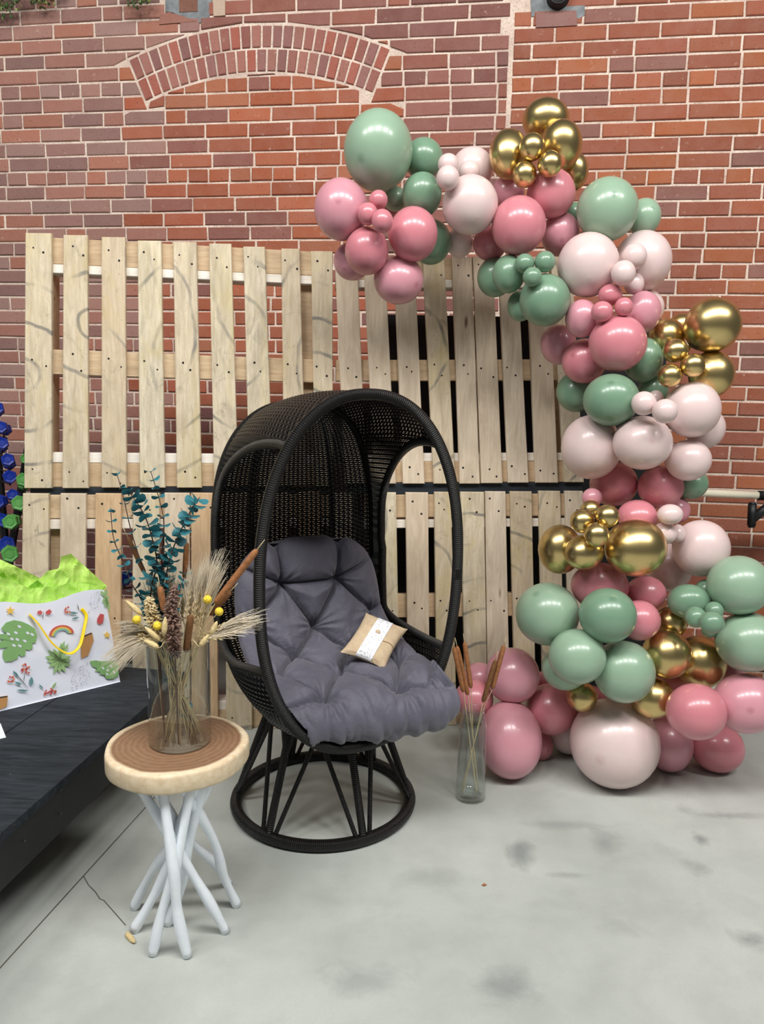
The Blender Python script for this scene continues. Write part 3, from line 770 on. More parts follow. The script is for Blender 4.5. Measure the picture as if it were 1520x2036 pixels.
for lab, L in sets.items():
    if len(L) < 2: continue
    T = {i: touching(i) for i, _ in L}; rs = sorted(L, key=lambda t: -sum(BAL[t[0]][2:4]))
    for i, o in L:
        others = [k for k, _ in L if k != i]; c = BAL[i][4]
        q = [k for k in 'GBSDPM' if k != c and k in T[i] and not any(k in T[n] for n in others)]
        r0 = sum(BAL[i][2:4])
        if q: o['label'] = lab+', touching a %s one' % COLN[q[0]].replace('shiny ', '').replace('dusty ', '').replace(' chrome', '')
        elif all(r0 > 1.12*sum(BAL[n][2:4]) for n in others): o['label'] = lab+', the biggest of them'
        elif all(r0*1.12 < sum(BAL[n][2:4]) for n in others): o['label'] = lab+', the smallest of them'
# ------------------------------------------------------------------ wicker egg chair
CO = Vector((-.184, 2.44, 0)); CTH = .451
chair = empty('egg_chair', CO, CTH)
tag(chair, 'black wicker egg chair with arched hood, open sides and round base', 'chair')
def child(b, name, mat, parent=chair, smooth=True): return b.obj(name, mat, parent, smooth)
HA, HZ0, HZ1, HYB, HYT, HNB, HNT = .31, .347, 1.386, -.298, -.328, 2.33, 2.23
def sup(t, a, z0, z1, nb_, nt):
    c, s = math.cos(t), math.sin(t); n = nt if s > 0 else nb_
    x = math.copysign(abs(c)**(2/n), c)*a; wv = math.copysign(abs(s)**(2/n), s)
    return x, (z0+z1)/2+wv*(z1-z0)/2
def hoop(t):
    x, z = sup(t, HA, HZ0, HZ1, HNB, HNT)
    return Vector((x, HYB+(HYT-HYB)*(z-HZ0)/(HZ1-HZ0), z))
def yback(z): return .265-.19*max(0, (.8-z)/.44)**2-.05*max(0, (z-1.05)/.3)**2
def bedge(t):
    x, z = sup(t, .292, .365, 1.35, 3.4, 2.6)
    return Vector((x, yback(z), z))
def band(t, d):
    a, b_ = hoop(t), bedge(t); p = a.lerp(b_, d)
    k = 4*d*(1-d); c, s = math.cos(t), math.sin(t)
    return p+Vector((c*(.028 if s > 0 else .046)*k, 0, (s*.02 if s > 0 else s*.03)*k))
ZA, ZH = .615, 1.245                                       # arm height, hood edge height at the hoop
def dmin(t):
    z = hoop(t).z
    if z <= ZA or z >= ZH: return 0.0
    f = (z-ZA)/(ZH-ZA)
    lo = min(1, f/.14); hi = min(1, (1-f)/.52)
    k = (1-(1-lo)**2.6)**(1/2.6) if lo < 1 else 1
    h = (1-(1-hi)**2.2)**(1/2.2) if hi < 1 else 1
    return .9*min(k, h)
NT = 720
ts = [2*PI*i/NT for i in range(NT)]
def ribbon(b, pts, nrm, wdir, wd, th):
    """strip along pts, flat diamond section: width wd along wdir, thickness th along nrm"""
    V = []; Fc = []
    for p, n, w_ in zip(pts, nrm, wdir): V += [p-w_*wd/2, p+n*th/2, p+w_*wd/2, p-n*th/2]
    for i in range(len(pts)-1):
        for k in range(4):
            k2 = (k+1) % 4; Fc.append((i*4+k, i*4+k2, i*4+4+k2, i*4+4+k))
    b.add(V, Fc)
def surf_n(fn, u, v, e=1e-3):
    a = fn(u+e, v)-fn(u-e, v); c = fn(u, v+e)-fn(u, v-e); n = a.cross(c)
    return n.normalized() if n.length > 1e-12 else Vector((0, 1, 0))
# back panel: stakes run up, fine strands woven across
def backp(xn, z):
    t = z; hw = 1e-3; zc, hz = (.365+1.35)/2, (1.35-.365)/2
    q = max(-1, min(1, (z-zc)/hz)); n = 2.6 if q > 0 else 3.4
    hw = .292*max(0, 1-abs(q)**n)**(1/n)
    return Vector((xn*hw, yback(z)+.035*(1-xn*xn), z))
bw = MB(); NS = 34
for r in range(122):
    z = .40+(1.33-.40)*r/121
    P = []; Nn = []; Wd = []
    for i in range(NS*2+1):
        xn = -1+2*i/(NS*2); p = backp(xn, z); off = .0032*math.cos(PI*(i/2+r))*(1 if i % 2 == 0 else 0)
        P.append(p+Vector((0, off, 0))); Nn.append(Vector((0, 1, 0))); Wd.append(Vector((0, 0, 1)))
    ribbon(bw, P, Nn, Wd, .0071, .0032)
for i in range(NS+1):
    xn = -1+2*i/NS; P = [backp(xn, .37+(1.345-.37)*k/40) for k in range(41)]
    ribbon(bw, P, [Vector((0, 1, 0))]*41, [Vector((1, 0, 0))]*41, .0085, .004)
child(bw, 'back_weave', M_WICK, smooth=False)
# hood, arms and bowl: strands run round the pod, stakes run from hoop to back
hw_ = MB()
NR = 46
sub = [2*PI*i/300 for i in range(300)]
for r in range(NR+1):
    v = r/NR; seg = []
    for i in range(301):
        t = sub[i % 300]; dm = dmin(t); d = dm+(1-dm)*v
        p = band(t, d)
        c = Vector((0, 0, .87)); n = (p-c); n.y *= .15; n = n.normalized()
        off = .003*(1 if (i//2+r) % 2 else -1)*(1 if i % 2 == 0 else 0)
        nx = band(t, min(1, d+.01))-band(t, d-.01)
        seg.append((p+n*off, n, nx.normalized() if nx.length > 1e-9 else Vector((0, 1, 0)), 1-dm))
    for i in range(300):
        a, b_ = seg[i], seg[i+1]
        wd = .0125*max(.12, (a[3]+b_[3])/2)*1.14
        ribbon(hw_, [a[0], b_[0]], [a[1], b_[1]], [a[2], b_[2]], wd, .003)
for i in range(0, 300, 2):
    t = sub[i]; dm = dmin(t)
    P = [band(t, dm+(1-dm)*k/14) for k in range(15)]; n0 = P[7]-Vector((0, P[7].y, .87)); n0.normalize()
    tg = band(t+.01, .5)-band(t-.01, .5); tg.normalize()
    ribbon(hw_, P, [n0]*15, [tg]*15, .009, .004)
child(hw_, 'side_weave', M_WICK, smooth=False)
b = MB(); b.tube([hoop(t) for t in ts[::4]], .0165, 12, closed=True); child(b, 'front_hoop', M_WRAP)
b = MB(); b.tube([bedge(t) for t in ts[::4]], .012, 10, closed=True); child(b, 'back_rim', M_WRAP)
for sg in (0, 1):
    tt = [t for t in [(-.9+1.9*k/160) for k in range(161)] if dmin(t) > 0]
    pp = [band((PI-t) if sg else t, dmin(t)) for t in tt]
    pp = [hoop((PI-tt[0]) if sg else tt[0])]+pp+[hoop((PI-tt[-1]) if sg else tt[-1])]
    dense = []
    for a, c in zip(pp[:-1], pp[1:]):
        n = max(1, int((c-a).length/.02)); dense += [a.lerp(c, k/n) for k in range(n)]
    dense.append(pp[-1])
    b = MB(); b.tube(dense, .0135, 10); child(b, 'side_rim', M_WRAP)
for xn in (-.52, .52):
    b = MB(); b.tube([backp(xn, .38+(1.33-.38)*k/24)+Vector((0, .012, 0)) for k in range(25)], .011, 8); child(b, 'back_post', M_WICK)
# base
RB = .297; bo = Vector((.015, .03, 0)); 
def ringp(r, z, a): return bo+Vector((r*math.cos(a), r*math.sin(a), z))
b = MB(); b.tube([ringp(RB, .019, 2*PI*k/72) for k in range(72)], .019, 12, closed=True); child(b, 'base_ring', M_WRAP)
TR, TZ = .185, .335
b = MB(); b.tube([ringp(TR, TZ, 2*PI*k/60) for k in range(60)], .016, 10, closed=True); child(b, 'swivel_ring', M_WRAP)
b = MB(); b.lathe([(0, .30), (.07, .30), (.07, .36), (.12, .37), (0, .375)], bo, 20); child(b, 'swivel_plate', M_WICK)
for k in range(4):
    a = PI/4+k*PI/2; b = MB(); b.tube([bo+Vector((0, 0, .34)), ringp(TR, TZ, a)], .011, 8); child(b, 'spoke', M_WICK)
A0 = -CTH-PI/2-math.radians(31)
for k in range(6):
    a = A0+k*PI/3
    b = MB(); b.tube([ringp(RB, .02, a).lerp(ringp(TR, TZ, a), q/6) for q in range(7)], .0125, 10); child(b, 'leg', M_WRAP)
    for sg in (-1, 1):
        b = MB(); b.tube([ringp(RB, .02, a+sg*.07).lerp(ringp(TR+.005, TZ-.012, a+sg*PI/6*.96), q/6) for q in range(7)], .0075, 8); child(b, 'strut', M_WRAP)
# ------------------------------------------------------------------ tufted cushion (lies in the chair)
prof = spline([(0, -.24, .365), (0, -.285, .39), (0, -.298, .43), (0, -.262, .468), (0, -.16, .478), (0, -.04, .487), (0, .055, .52), (0, .12, .61), (0, .155, .74), (0, .165, .85), (0, .172, .905)], 220)
arc = [0]
for a, c in zip(prof[:-1], prof[1:]): arc.append(arc[-1]+(c-a).length)
LT = arc[-1]
def prof_at(s):
    s = max(0, min(LT, s)); lo = 0; hi = len(arc)-1
    while hi-lo > 1:
        md = (lo+hi)//2
        if arc[md] <= s: lo = md
        else: hi = md
    f = (s-arc[lo])/max(1e-9, arc[hi]-arc[lo]); p = prof[lo].lerp(prof[hi], f)
    t = (prof[min(hi+2, len(arc)-1)]-prof[max(lo-2, 0)]).normalized()
    return p, Vector((0, -t.z, t.y))                      # normal pointing to the sitter
tuft = [(-.11, .165), (.11, .165), (-.2, .30), (0, .30), (.2, .30), (-.1, .45), (.1, .45), (-.22, .6), (0, .6), (.22, .6), (-.1, .77), (.1, .77)]
segs = []
for i, a in enumerate(tuft):
    for c in tuft[i+1:]:
        if math.hypot(a[0]-c[0], a[1]-c[1]) < .235 and a[1] != c[1]: segs.append((a, c))
segs += [((-.1, .77), (-.11, 1.05)), ((.1, .77), (.12, 1.05)), ((-.1, .77), (.1, .77)), ((-.22, .6), (-.36, .62)), ((.22, .6), (.36, .62)), ((-.2, .3), (-.36, .31)), ((.2, .3), (.36, .31)),
         ((-.11, .165), (-.36, .12)), ((.11, .165), (.36, .12)), ((-.1, .77), (-.3, .86)), ((.1, .77), (.3, .86))]
SC = .95
tuft = [(a, b_*SC) for a, b_ in tuft]; segs = [((a[0], a[1]*SC), (c[0], c[1]*SC)) for a, c in segs]
def dseg(p, a, c):
    ax, ay = a; bx, by = c; dx, dy = bx-ax, by-ay; t = max(0, min(1, ((p[0]-ax)*dx+(p[1]-ay)*dy)/(dx*dx+dy*dy)))
    return math.hypot(p[0]-ax-t*dx, p[1]-ay-t*dy), t
def wid(s):
    f = s/LT; base = .272+.055*max(0, 1-s/.2)-.012*max(0, min(1, (f-.45)/.2))
    q = abs(2*f-1); return base*1.0*max(.0, 1-q**5.0)**(1/3.2)
def cush(u, v, top):
    s = LT*(.004+.992*v); p, n = prof_at(s); wv = wid(s); x = u*wv
    s -= .03*v**6*math.exp(-((abs(x)-.11)/.022)**2); p, n = prof_at(s)
    e = max(0, 1-abs(u)**3.6)**.5*max(0, 1-abs(2*v-1)**9)**.5
    lipm = max(0, 1-s/.34)
    bowl = .085*abs(u)**2.4*max(0, 1-abs(s-.42)/.42)
    P = Vector((x+.03*lipm+.022*max(0, u)*lipm, p.y-.085*max(-.2, u)*lipm, p.z+bowl+.02*max(0, u)*lipm))
    if not top: return fit(P-n*(.045*e))
    h = .074*e*(1-.42*max(0, 1-s/.27))
    dm = min(dseg((x, s), a, c)[0] for a, c in segs)
    dp = min(math.hypot(x-a[0], s-a[1]) for a in tuft)
    h -= (.020*math.exp(-(dm/.0055)**2)+.036*math.exp(-dm/.028)+.034*math.exp(-(dp/.026)**2))*e
    wr = noise.noise(Vector((x*9, s*7, 3)))
    lip = max(0, 1-s/.22)
    fold = noise.noise(Vector((x*17+s*6, s*11, 1)))+.7*noise.noise(Vector((x*36+3, s*16, 4)))
    h += e*(.006*wr+lip*.034*(abs(fold)-.22))
    h += e*.004*noise.noise(Vector((x*26, s*16, 9)))
    k = min(tuft, key=lambda a: math.hypot(x-a[0], s-a[1])); an = math.atan2(s-k[1], x-k[0])
    h += e*.006*math.sin(an*11+k[0]*40)*math.exp(-(dp/.06)**2)*min(1, dp/.015)
    return fit(P+n*h)
# the cushion is held by the wicker bowl: it may press on the weave and fold over the front hoop, not pass through them
FY = [-.33+.6*k/40 for k in range(41)]; FT = []
for y in FY:
    row = [None]*360
    for k in range(1440):
        t = 2*PI*k/1440; h_, b_ = hoop(t), bedge(t); d = (y-h_.y)/(b_.y-h_.y)
        if d > 1: continue
        p = band(t, max(0, d)); a = int(math.degrees(math.atan2(p.z-.87, p.x)) % 360); r = math.hypot(p.x, p.z-.87)
        row[a] = r if row[a] is None else min(row[a], r)
    FT.append(row)
def fit(P):
    yh = HYB+(HYT-HYB)*(P.z-HZ0)/(HZ1-HZ0)
    if P.y > yh-.021:
        f = max(0, min(39.999, (P.y+.33)/.6*40)); i = int(f); a = math.degrees(math.atan2(P.z-.87, P.x)) % 360; a0_ = int(a) % 360
        rs = [FT[m_][n_] for m_ in (i, i+1) for n_ in (a0_, (a0_+1) % 360) if FT[m_][n_] is not None]
        if rs:
            R_ = min(rs)-(.021 if P.y < yh+.03 else .009); r = math.hypot(P.x, P.z-.87)
            if r > R_: P = Vector((P.x*R_/r, P.y, .87+(P.z-.87)*R_/r))
    return Vector((P.x, min(P.y, yback(P.z)+.02), P.z))
cu = MB()
cu.grid(lambda a, c: cush(2*a-1, c, True), 170, 250)
cu.grid(lambda a, c: cush(1-2*a, c, False), 40, 60)
CM = Matrix.Translation(CO)@Matrix.Rotation(CTH, 4, 'Z')
cushion = cu.obj('seat_cushion', M_FAB); cushion.matrix_world = CM
tag(cushion, 'charcoal grey tufted seat and back cushion inside the egg chair', 'cushion')
def chl(x, y, z): return CM@Vector((x, y, z))
# ------------------------------------------------------------------ small burlap pillow with lace band
pn = (CM.to_3x3()@Vector((0.0, -.62, .78))).normalized()
pcen = chl(.135, -.10, .615)
PC = [onpl(x, y, pn, pcen) for x, y in ((728, 1217), (812, 1252), (764, 1330), (678, 1298))]
pm = sum(PC, Vector())/4
ex = ((PC[1]-PC[0])+(PC[2]-PC[3]))/2; ey = ((PC[0]-PC[3])+(PC[1]-PC[2]))/2
def pil(a, c, s, k=1.0):
    u = 2*a-1; v = 2*c-1
    q = .965+.035*(u*u*v*v)                              # pointed corners
    pin = 1-.06*(1-u*u)*abs(v)**3; pin2 = 1-.06*(1-v*v)*abs(u)**3
    h = .03*(max(0, (1-u*u)*(1-v*v)))**.42
    return pm+ex*(u*q*pin2/2)+ey*(v*q*pin/2)+pn*(s*h*k)
pw = empty('burlap_pillow', pm-pn*.02); tag(pw, 'small burlap pillow with white lace band leaning on the grey cushion', 'pillow')
def pwpart(b, name, mat, par=None):
    o = b.obj(name, mat, par or pw)
    if not par: o.matrix_parent_inverse = Matrix.Translation(-Vector(pw.location)); return o
b = MB(); b.grid(lambda a, c: pil(a, c, 1), 40, 30); b.grid(lambda a, c: pil(1-a, c, -1), 40, 30); COVER = pwpart(b, 'pillow_cover', M_BURLAP)
b = MB(); b.grid(lambda a, c: pil(.30+.36*a, c, 1)+pn*(.0022+.0008*math.sin(c*90)), 24, 60); BAND = pwpart(b, 'lace_band', M_LACE)
b = MB(); cc = pil(.47, .56, 1)+pn*.003
ex_, ey_ = ex.normalized(), (ey-ex*ey.dot(ex)/ex.length_squared).normalized()
b.lathe([(0, .003), (.006, .003), (.0075, .0015), (.0075, 0)], cc, 16, (ex_, ey_, pn)); pwpart(b, 'button', M_BURLAP, BAND)
b = MB(); b.tube([pil(.67+.33*k/12, .42+.03*math.sin(k/12*3), 1)+pn*.0005 for k in range(13)], .0016, 6); pwpart(b, 'seam', plain('burlap_seam', (150, 122, 88), .9), COVER)
# ------------------------------------------------------------------ low black bench / platform
BZ = .32
e0 = onz(0, 1655, BZ); e1 = onz(293, 1400, BZ); bd = (e1-e0); bd.z = 0; bd.normalize(); bn = Vector((bd.y, -bd.x, 0))   # bn points to the right
bend = e0+bd*((2.83-e0.y)/bd.y); bfront = e0-bd*.9
bench = empty('platform_bench', (bend+bfront)/2-bn*.5-Vector((0, 0, BZ))); tag(bench, 'low black-stained wooden platform bench carrying the gift bag', 'bench')
def bpart(b, name, mat, smooth=False):
    o = b.obj(name, mat, bench, smooth); o.matrix_parent_inverse = Matrix.Translation(-Vector(bench.location)); return o
Lb = (bend-bfront).length; bc = (bend+bfront)/2
Zv = Vector((0, 0, 1))
for k in range(3):                                        # three wide planks side by side
    wd = .33; b = MB(); b.box(bc-bn*(wd/2+k*(wd+.004))-Zv*.0125+bn*.004, wd, Lb, .025, (bn, bd, Zv)); bpart(b, 'top_plank', M_BLACKW)
for off in (.012, .98):
    b = MB(); b.box(bc-bn*off-Zv*.088, .022, Lb-.01, .125, (bn, bd, Zv)); sr = bpart(b, 'side_rail', M_BLACK); SR = sr if off < .1 else SR
for fy in (.012, Lb-.012):
    b = MB(); b.box(bend-bd*fy-bn*.495-Zv*.088, .93, .022, .12, (bn, bd, Zv)); bpart(b, 'end_rail', M_BLACK)
for fx in (.12, .88):
    for fy in (.1, Lb-.1):
        b = MB(); b.box(bend-bd*fy-bn*fx-Zv*(BZ/2+.02), .07, .07, BZ-.04, (bn, bd, Zv)); bpart(b, 'leg', M_BLACK)
for (px, py) in ((122, 1570), (122, 1618), (29, 1640), (50, 1672)):
    p = onpl(px, py, bn, e0+bn*.0035); b = MB(); b.lathe([(0, .0015), (.003, .0015), (.0036, 0)], p, 8, (bd, Zv, bn)); b.obj('screw', M_STEEL, SR)
# card on the bench
q = [onz(x, y, BZ+.0015) for x, y in ((-50, 1436), (1, 1438), (12, 1466), (-50, 1480))]
b = MB(); b.add(q+[p-Zv*.001 for p in q], [(3, 2, 1, 0), (4, 5, 6, 7), (0, 1, 5, 4), (1, 2, 6, 5), (2, 3, 7, 6), (3, 0, 4, 7)])
tag(b.obj('card', M_PAPER, None, False), 'blank white card lying flat on the black bench', 'card')
# ------------------------------------------------------------------ gift bag
ga = onz(240, 1356, BZ); gb = onz(0, 1415, BZ); gx = (ga-gb); gx.z = 0; gw = gx.length; gx.normalize()
gn = Vector((gx.y, -gx.x, 0))                             # out of the printed face
tilt = .10
gz = (Zv-gn*tilt).normalized(); gN = gx.cross(gz).normalized()
if gN.dot(gn) < 0: gN = -gN
gl = gb-gx*.10
def gp(x, y, d=0): return onpl(x, y, gN, ga+gN*d)
bag = empty('gift_bag', (ga+gl)/2-gn*.06); tag(bag, 'white gift bag printed with leaves, flowers and a rainbow, on the black bench', 'gift bag')
def gpart(b, name, mat, smooth=True, parent=bag):
    o = b.obj(name, mat, parent, smooth)
    if parent == bag: o.matrix_parent_inverse = Matrix.Translation(-Vector(bag.location))
    return o
tr = gp(208, 1176); tl = gp(-60, 1212); th = .003
def bagface(a, c):
    bot = gl.lerp(ga, a); top = tl.lerp(tr, a)+gz*(.012*math.sin(a*9))
    p = bot.lerp(top, c); return p+gN*(.005*noise.noise(Vector((a*4, c*3, 1)))*c*(1-c)*4)
dep = gn*-.13
b = MB(); b.grid(lambda a, c: bagface(a, c)-gN*.004, 40, 20); b.grid(lambda a, c: bagface(1-a, c)+dep+gN*.03*c, 20, 10)
def side(f):
    def g(a, c):
        p = bagface(f, c)-gN*.004; q = bagface(f, c)+dep+gN*.03*c; return p.lerp(q, a)-gx*((1 if f else -1)*.02*c*math.sin(PI*a))
    return g
b.grid(side(1), 8, 10); b.grid(side(0), 8, 10)
V = [gl, ga, ga+dep, gl+dep]; b.add([v+Zv*.001 for v in V], [(0, 1, 2, 3)])
BODY = gpart(b, 'bag_body', M_BAG)
def decal(name, pts, mat, d=.0035, parent=None):
    parent = parent or BODY
    b = MB(); c = (sum(p[0] for p in pts)/len(pts), sum(p[1] for p in pts)/len(pts))
    V = [gp(x, y, d) for x, y in pts]; V.append(gp(c[0], c[1], d)); n = len(pts)
    b.add(V, [(i, (i+1) % n, n) for i in range(n)]); return gpart(b, name, mat, False, parent)
def Z(pts): return [(x*300/1520., 1080+y*400/2027.) for x, y in pts]        # measured on an enlarged view of the bag
def ell(cx, cy, rx, ry, rot=0, n=12):
    return [(cx+rx*math.cos(2*PI*k/n)*math.cos(rot)-ry*math.sin(2*PI*k/n)*math.sin(rot), cy+rx*math.cos(2*PI*k/n)*math.sin(rot)+ry*math.sin(2*PI*k/n)*math.cos(rot)) for k in range(n)]
def leafp(x0, y0, x1, y1, wd):
    dx, dy = x1-x0, y1-y0; l = math.hypot(dx, dy); nx, ny = -dy/l*wd, dx/l*wd
    return [(x0, y0)]+[(x0+dx*t+nx*math.sin(PI*t), y0+dy*t+ny*math.sin(PI*t)) for t in (.2, .4, .6, .8)]+[(x1, y1)]+[(x0+dx*t-nx*math.sin(PI*t), y0+dy*t-ny*math.sin(PI*t)) for t in (.8, .6, .4, .2)]
decal('printed_monstera_leaf', Z([(10, 860), (60, 800), (140, 775), (220, 790), (290, 820), (350, 860), (375, 930), (360, 1000), (325, 1010), (330, 1060), (290, 1080), (260, 1070), (255, 1130), (215, 1145), (190, 1120), (180, 1160), (120, 1190), (50, 1195), (25, 1140), (30, 1080), (80, 1050), (-20, 1060), (-20, 1000), (60, 970), (-20, 960), (-20, 920), (70, 910)]), M_PG)
for x, y in ((195, 840), (85, 915), (160, 902), (120, 965), (175, 970), (280, 905), (325, 920), (250, 985), (140, 1030), (200, 1035)):
    decal('printed_leaf_hole', Z(ell(x, y, 22, 12, .5, 8)), M_PW, .0042)
decal('printed_monstera_leaf', Z([(905, 1190), (960, 1180), (1040, 1190), (1120, 1180), (1195, 1180), (1197, 1330), (1150, 1365), (1085, 1370), (1060, 1350), (1060, 1330), (1000, 1320), (1010, 1295), (955, 1290), (980, 1260), (930, 1240)]), M_PG)
for x, y in ((1040, 1260), (1085, 1280), (1120, 1240), (1150, 1300), (1080, 1320)):
    decal('printed_leaf_hole', Z(ell(x, y, 16, 9, .7, 8)), M_PW, .0042)
for tx, ty in ((455, 1140), (470, 1190), (480, 1075), (490, 1250), (540, 1320), (600, 1310), (660, 1300), (710, 1240), (715, 1190), (715, 1140), (650, 980), (620, 1000), (690, 1010), (540, 1060)):
    decal('printed_palm_leaf', Z(leafp(600, 1180, tx, ty, 22)), M_PG2)
for tx, ty in ((1010, 480), (1070, 460), (1035, 600), (1060, 650), (1085, 640), (1105, 690), (1100, 560)):
    decal('printed_palm_leaf', Z(leafp(1070, 540, tx, ty, 16)), M_PG2)
for k, m in enumerate((M_PR, M_PO, M_PY, M_PG2, M_PB)):
    r0, r1 = 1-.11*k, 1-.11*(k+1)
    arcp = lambda r: [(620+125*r*math.cos(PI*q/14-PI), 920-45*q/14.*0+95*r*math.sin(PI*q/14-PI)-30*(q/14-.5)) for q in range(15)]
    b = MB(); A = arcp(r0); B = arcp(r1); V = [gp(*p, .0036) for p in Z(A)]+[gp(*p, .0036) for p in Z(B)]
    b.add(V, [(i, i+1, 15+i+1, 15+i) for i in range(14)]); gpart(b, 'printed_rainbow_band', m, False, BODY)
decal('printed_pot', Z([(810, 940), (930, 900), (945, 980), (890, 1130), (820, 1165)]), M_PT)
decal('printed_pot_rim', Z([(830, 938), (920, 900), (922, 912), (834, 948)]), M_PK, .0042)
decal('printed_pot', Z([(-20, 1550), (80, 1535), (70, 1640), (20, 1670), (-20, 1675)]), M_PT)
decal('printed_pot_rim', Z([(-20, 1552), (74, 1538), (74, 1548), (-20, 1564)]), M_PK, .0042)
for (x0, y0, x1, y1, w_, m) in ((300, 1480, 130, 1280, 4, M_PK), (240, 1400, 250, 1300, 3, M_PK), (150, 1400, 220, 1425, 14, M_PT2), (310, 1440, 320, 1345, 22, M_PT2), (165, 1480, 290, 1488, 12, M_PT2), (130, 1285, 190, 1350, 14, M_PT2),
                                (390, 1420, 440, 1470, 8, M_PT2), (520, 1470, 570, 1400, 12, M_PG2), (720, 765, 800, 745, 10, M_PT2), (690, 700, 790, 705, 12, M_PT2), (440, 680, 430, 775, 3, M_PK), (780, 610, 800, 690, 4, M_PK)):
    decal('printed_stem', Z(leafp(x0, y0, x1, y1, w_)), m, .0038)
rp = random.Random(3)
for cx, cy, R_, n in ((265, 1265, 50, 16), (110, 1375, 34, 9), (480, 1500, 50, 12), (680, 675, 30, 7), (540, 1490, 30, 7)):
    for _ in range(n):
        a = rp.uniform(0, 2*PI); r = R_*math.sqrt(rp.random())
        decal('printed_petal', Z(ell(cx+r*math.cos(a), cy+r*math.sin(a), 11, 11, 0, 6)), rp.choice([M_PR, M_PR, M_PO]), .004)
for pts in ([(375, 690), (410, 675), (430, 700), (410, 720), (380, 710)], [(460, 690), (500, 665), (525, 690), (495, 720), (465, 715)], [(980, 760), (1010, 710), (1050, 720), (1040, 800), (1000, 820), (978, 800)]):
    decal('printed_flower', Z(pts), M_PR)
for cx, cy, R_, m in ((105, 680, 50, M_PY), (1080, 925, 42, M_PY)):
    decal('printed_star', Z([(cx+(R_ if k % 2 == 0 else R_*.42)*math.cos(PI*k/5-PI/2), cy+(R_ if k % 2 == 0 else R_*.42)*math.sin(PI*k/5-PI/2)) for k in range(10)]), m)
b = MB()
for cx, cy, w_, h_, n in ((810, 1350, 95, 110, 90), (950, 580, 60, 90, 45)):
    for _ in range(n):
        x = cx+rp.uniform(-w_, w_); y = cy+rp.uniform(-h_, h_)-(x-cx)*.6
        V = [gp(*p, .0038) for p in Z(ell(x, y, 3.2, 3.2, 0, 5))]; b.add(V, [(0, 1, 2, 3, 4)])
o = gpart(b, 'printed_dots', M_PK, False, BODY); o['kind'] = 'stuff'
# ribbon handle
hp = [gp(*p, d) for p, d in zip(Z([(295, 715), (340, 760), (400, 830), (460, 920), (520, 1000), (600, 1070), (680, 1110), (740, 1100), (800, 1040), (830, 950), (850, 850), (870, 730), (820, 660)]), (.004, .01, .02, .03, .036, .04, .042, .04, .036, .03, .022, .012, .004))]
hp = spline(hp, 60); b = MB(); b.tube(hp, .0065, 8, flat=.28); gpart(b, 'ribbon_handle', M_RIBBON)
# tissue paper
def tissue(bot, top, d, seed, amp):
    def fn(a, c):
        def at(L):
            t = a*(len(L)-1); i = min(int(t), len(L)-2); f = t-i
            return (L[i][0]*(1-f)+L[i+1][0]*f, L[i][1]*(1-f)+L[i+1][1]*f)
        p, q = at(bot), at(top); x = p[0]*(1-c)+q[0]*c; y = p[1]*(1-c)+q[1]*c
        n1 = noise.noise(Vector((x*.015, y*.02, seed))); n2 = abs(noise.noise(Vector((x*.034, y*.03, seed+4)))); n3 = abs(noise.noise(Vector((x*.09, y*.07, seed+9))))
        return gp(x, y, d+amp*(n1*.8-n2*.8-n3*.15)*min(1, .25+c*1.6))
    return fn
ti = empty('tissue_paper', (ga+gl)/2-gn*.06+Zv*.25); tag(ti, 'crumpled lime green tissue paper spilling out of the gift bag', 'tissue paper')
def tpart(b):
    o = b.obj('tissue_sheet', M_TISSUE, ti, False); o.matrix_parent_inverse = Matrix.Translation(-Vector(ti.location)); return o
b = MB(); b.grid(tissue([(-52, 1222), (0, 1220), (70, 1218), (120, 1214), (160, 1206), (200, 1184)], [(-70, 1080), (0, 1112), (45, 1132), (80, 1150), (96, 1146), (119, 1133)], -.055, 2, .045), 70, 26); tpart(b)
b = MB(); b.grid(tissue([(-50, 1222), (20, 1219), (70, 1216), (120, 1212), (165, 1204), (199, 1186)], [(70, 1160), (95, 1135), (118, 1130), (121, 1107), (141, 1101), (213, 1165)], -.04, 6, .035), 60, 26); tpart(b)
b = MB(); b.grid(tissue([(-50, 1222), (20, 1219), (66, 1216), (120, 1212), (165, 1203), (198, 1188)], [(-70, 1120), (10, 1150), (60, 1170), (110, 1165), (160, 1160), (211, 1166)], -.022, 11, .02), 60, 20); tpart(b)
# ------------------------------------------------------------------ wood-slice side table
tc = Vector((-.512, 1.856, 0)); TH = .505
table = empty('side_table', tc); tag(table, 'side table with round wood-slice top on white branch legs', 'table')
rk = lambda a: .178*(1+.012*math.sin(3*a+1)+.008*math.sin(7*a))
b = MB()
for r_, z_ in ((0, 0), (.9, 0), (.985, -.001), (1.0, -.006), (1.0, -.044), (.985, -.05), (0, -.05)):
    pass
pf = [(0.001, 0), (.85, 0), (.965, -.0005), (.99, -.003), (1.0, -.009), (1.0, -.043), (.985, -.049), (.9, -.05), (.001, -.05)]
b.grid(lambda a, c: Vector((pf[round(c*8)][0]*rk(2*PI*a)*math.cos(2*PI*a), pf[round(c*8)][0]*rk(2*PI*a)*math.sin(2*PI*a), pf[round(c*8)][1]+TH)), 72, 8, closeu=True)
b.F = [f[::-1] for f in b.F]
o = b.obj('table_top', M_SLAB, table); 
LEG = [((435, 1556), (267, 1848)), ((404, 1572), (267, 1803)), ((385, 1572), (304, 1896)), ((317, 1580), (373, 1900)), ((264, 1567), (449, 1851)), ((302, 1574), (455, 1757)), ((364, 1574), (471, 1798)), ((420, 1570), (334, 1834))]
rl = random.Random(5)
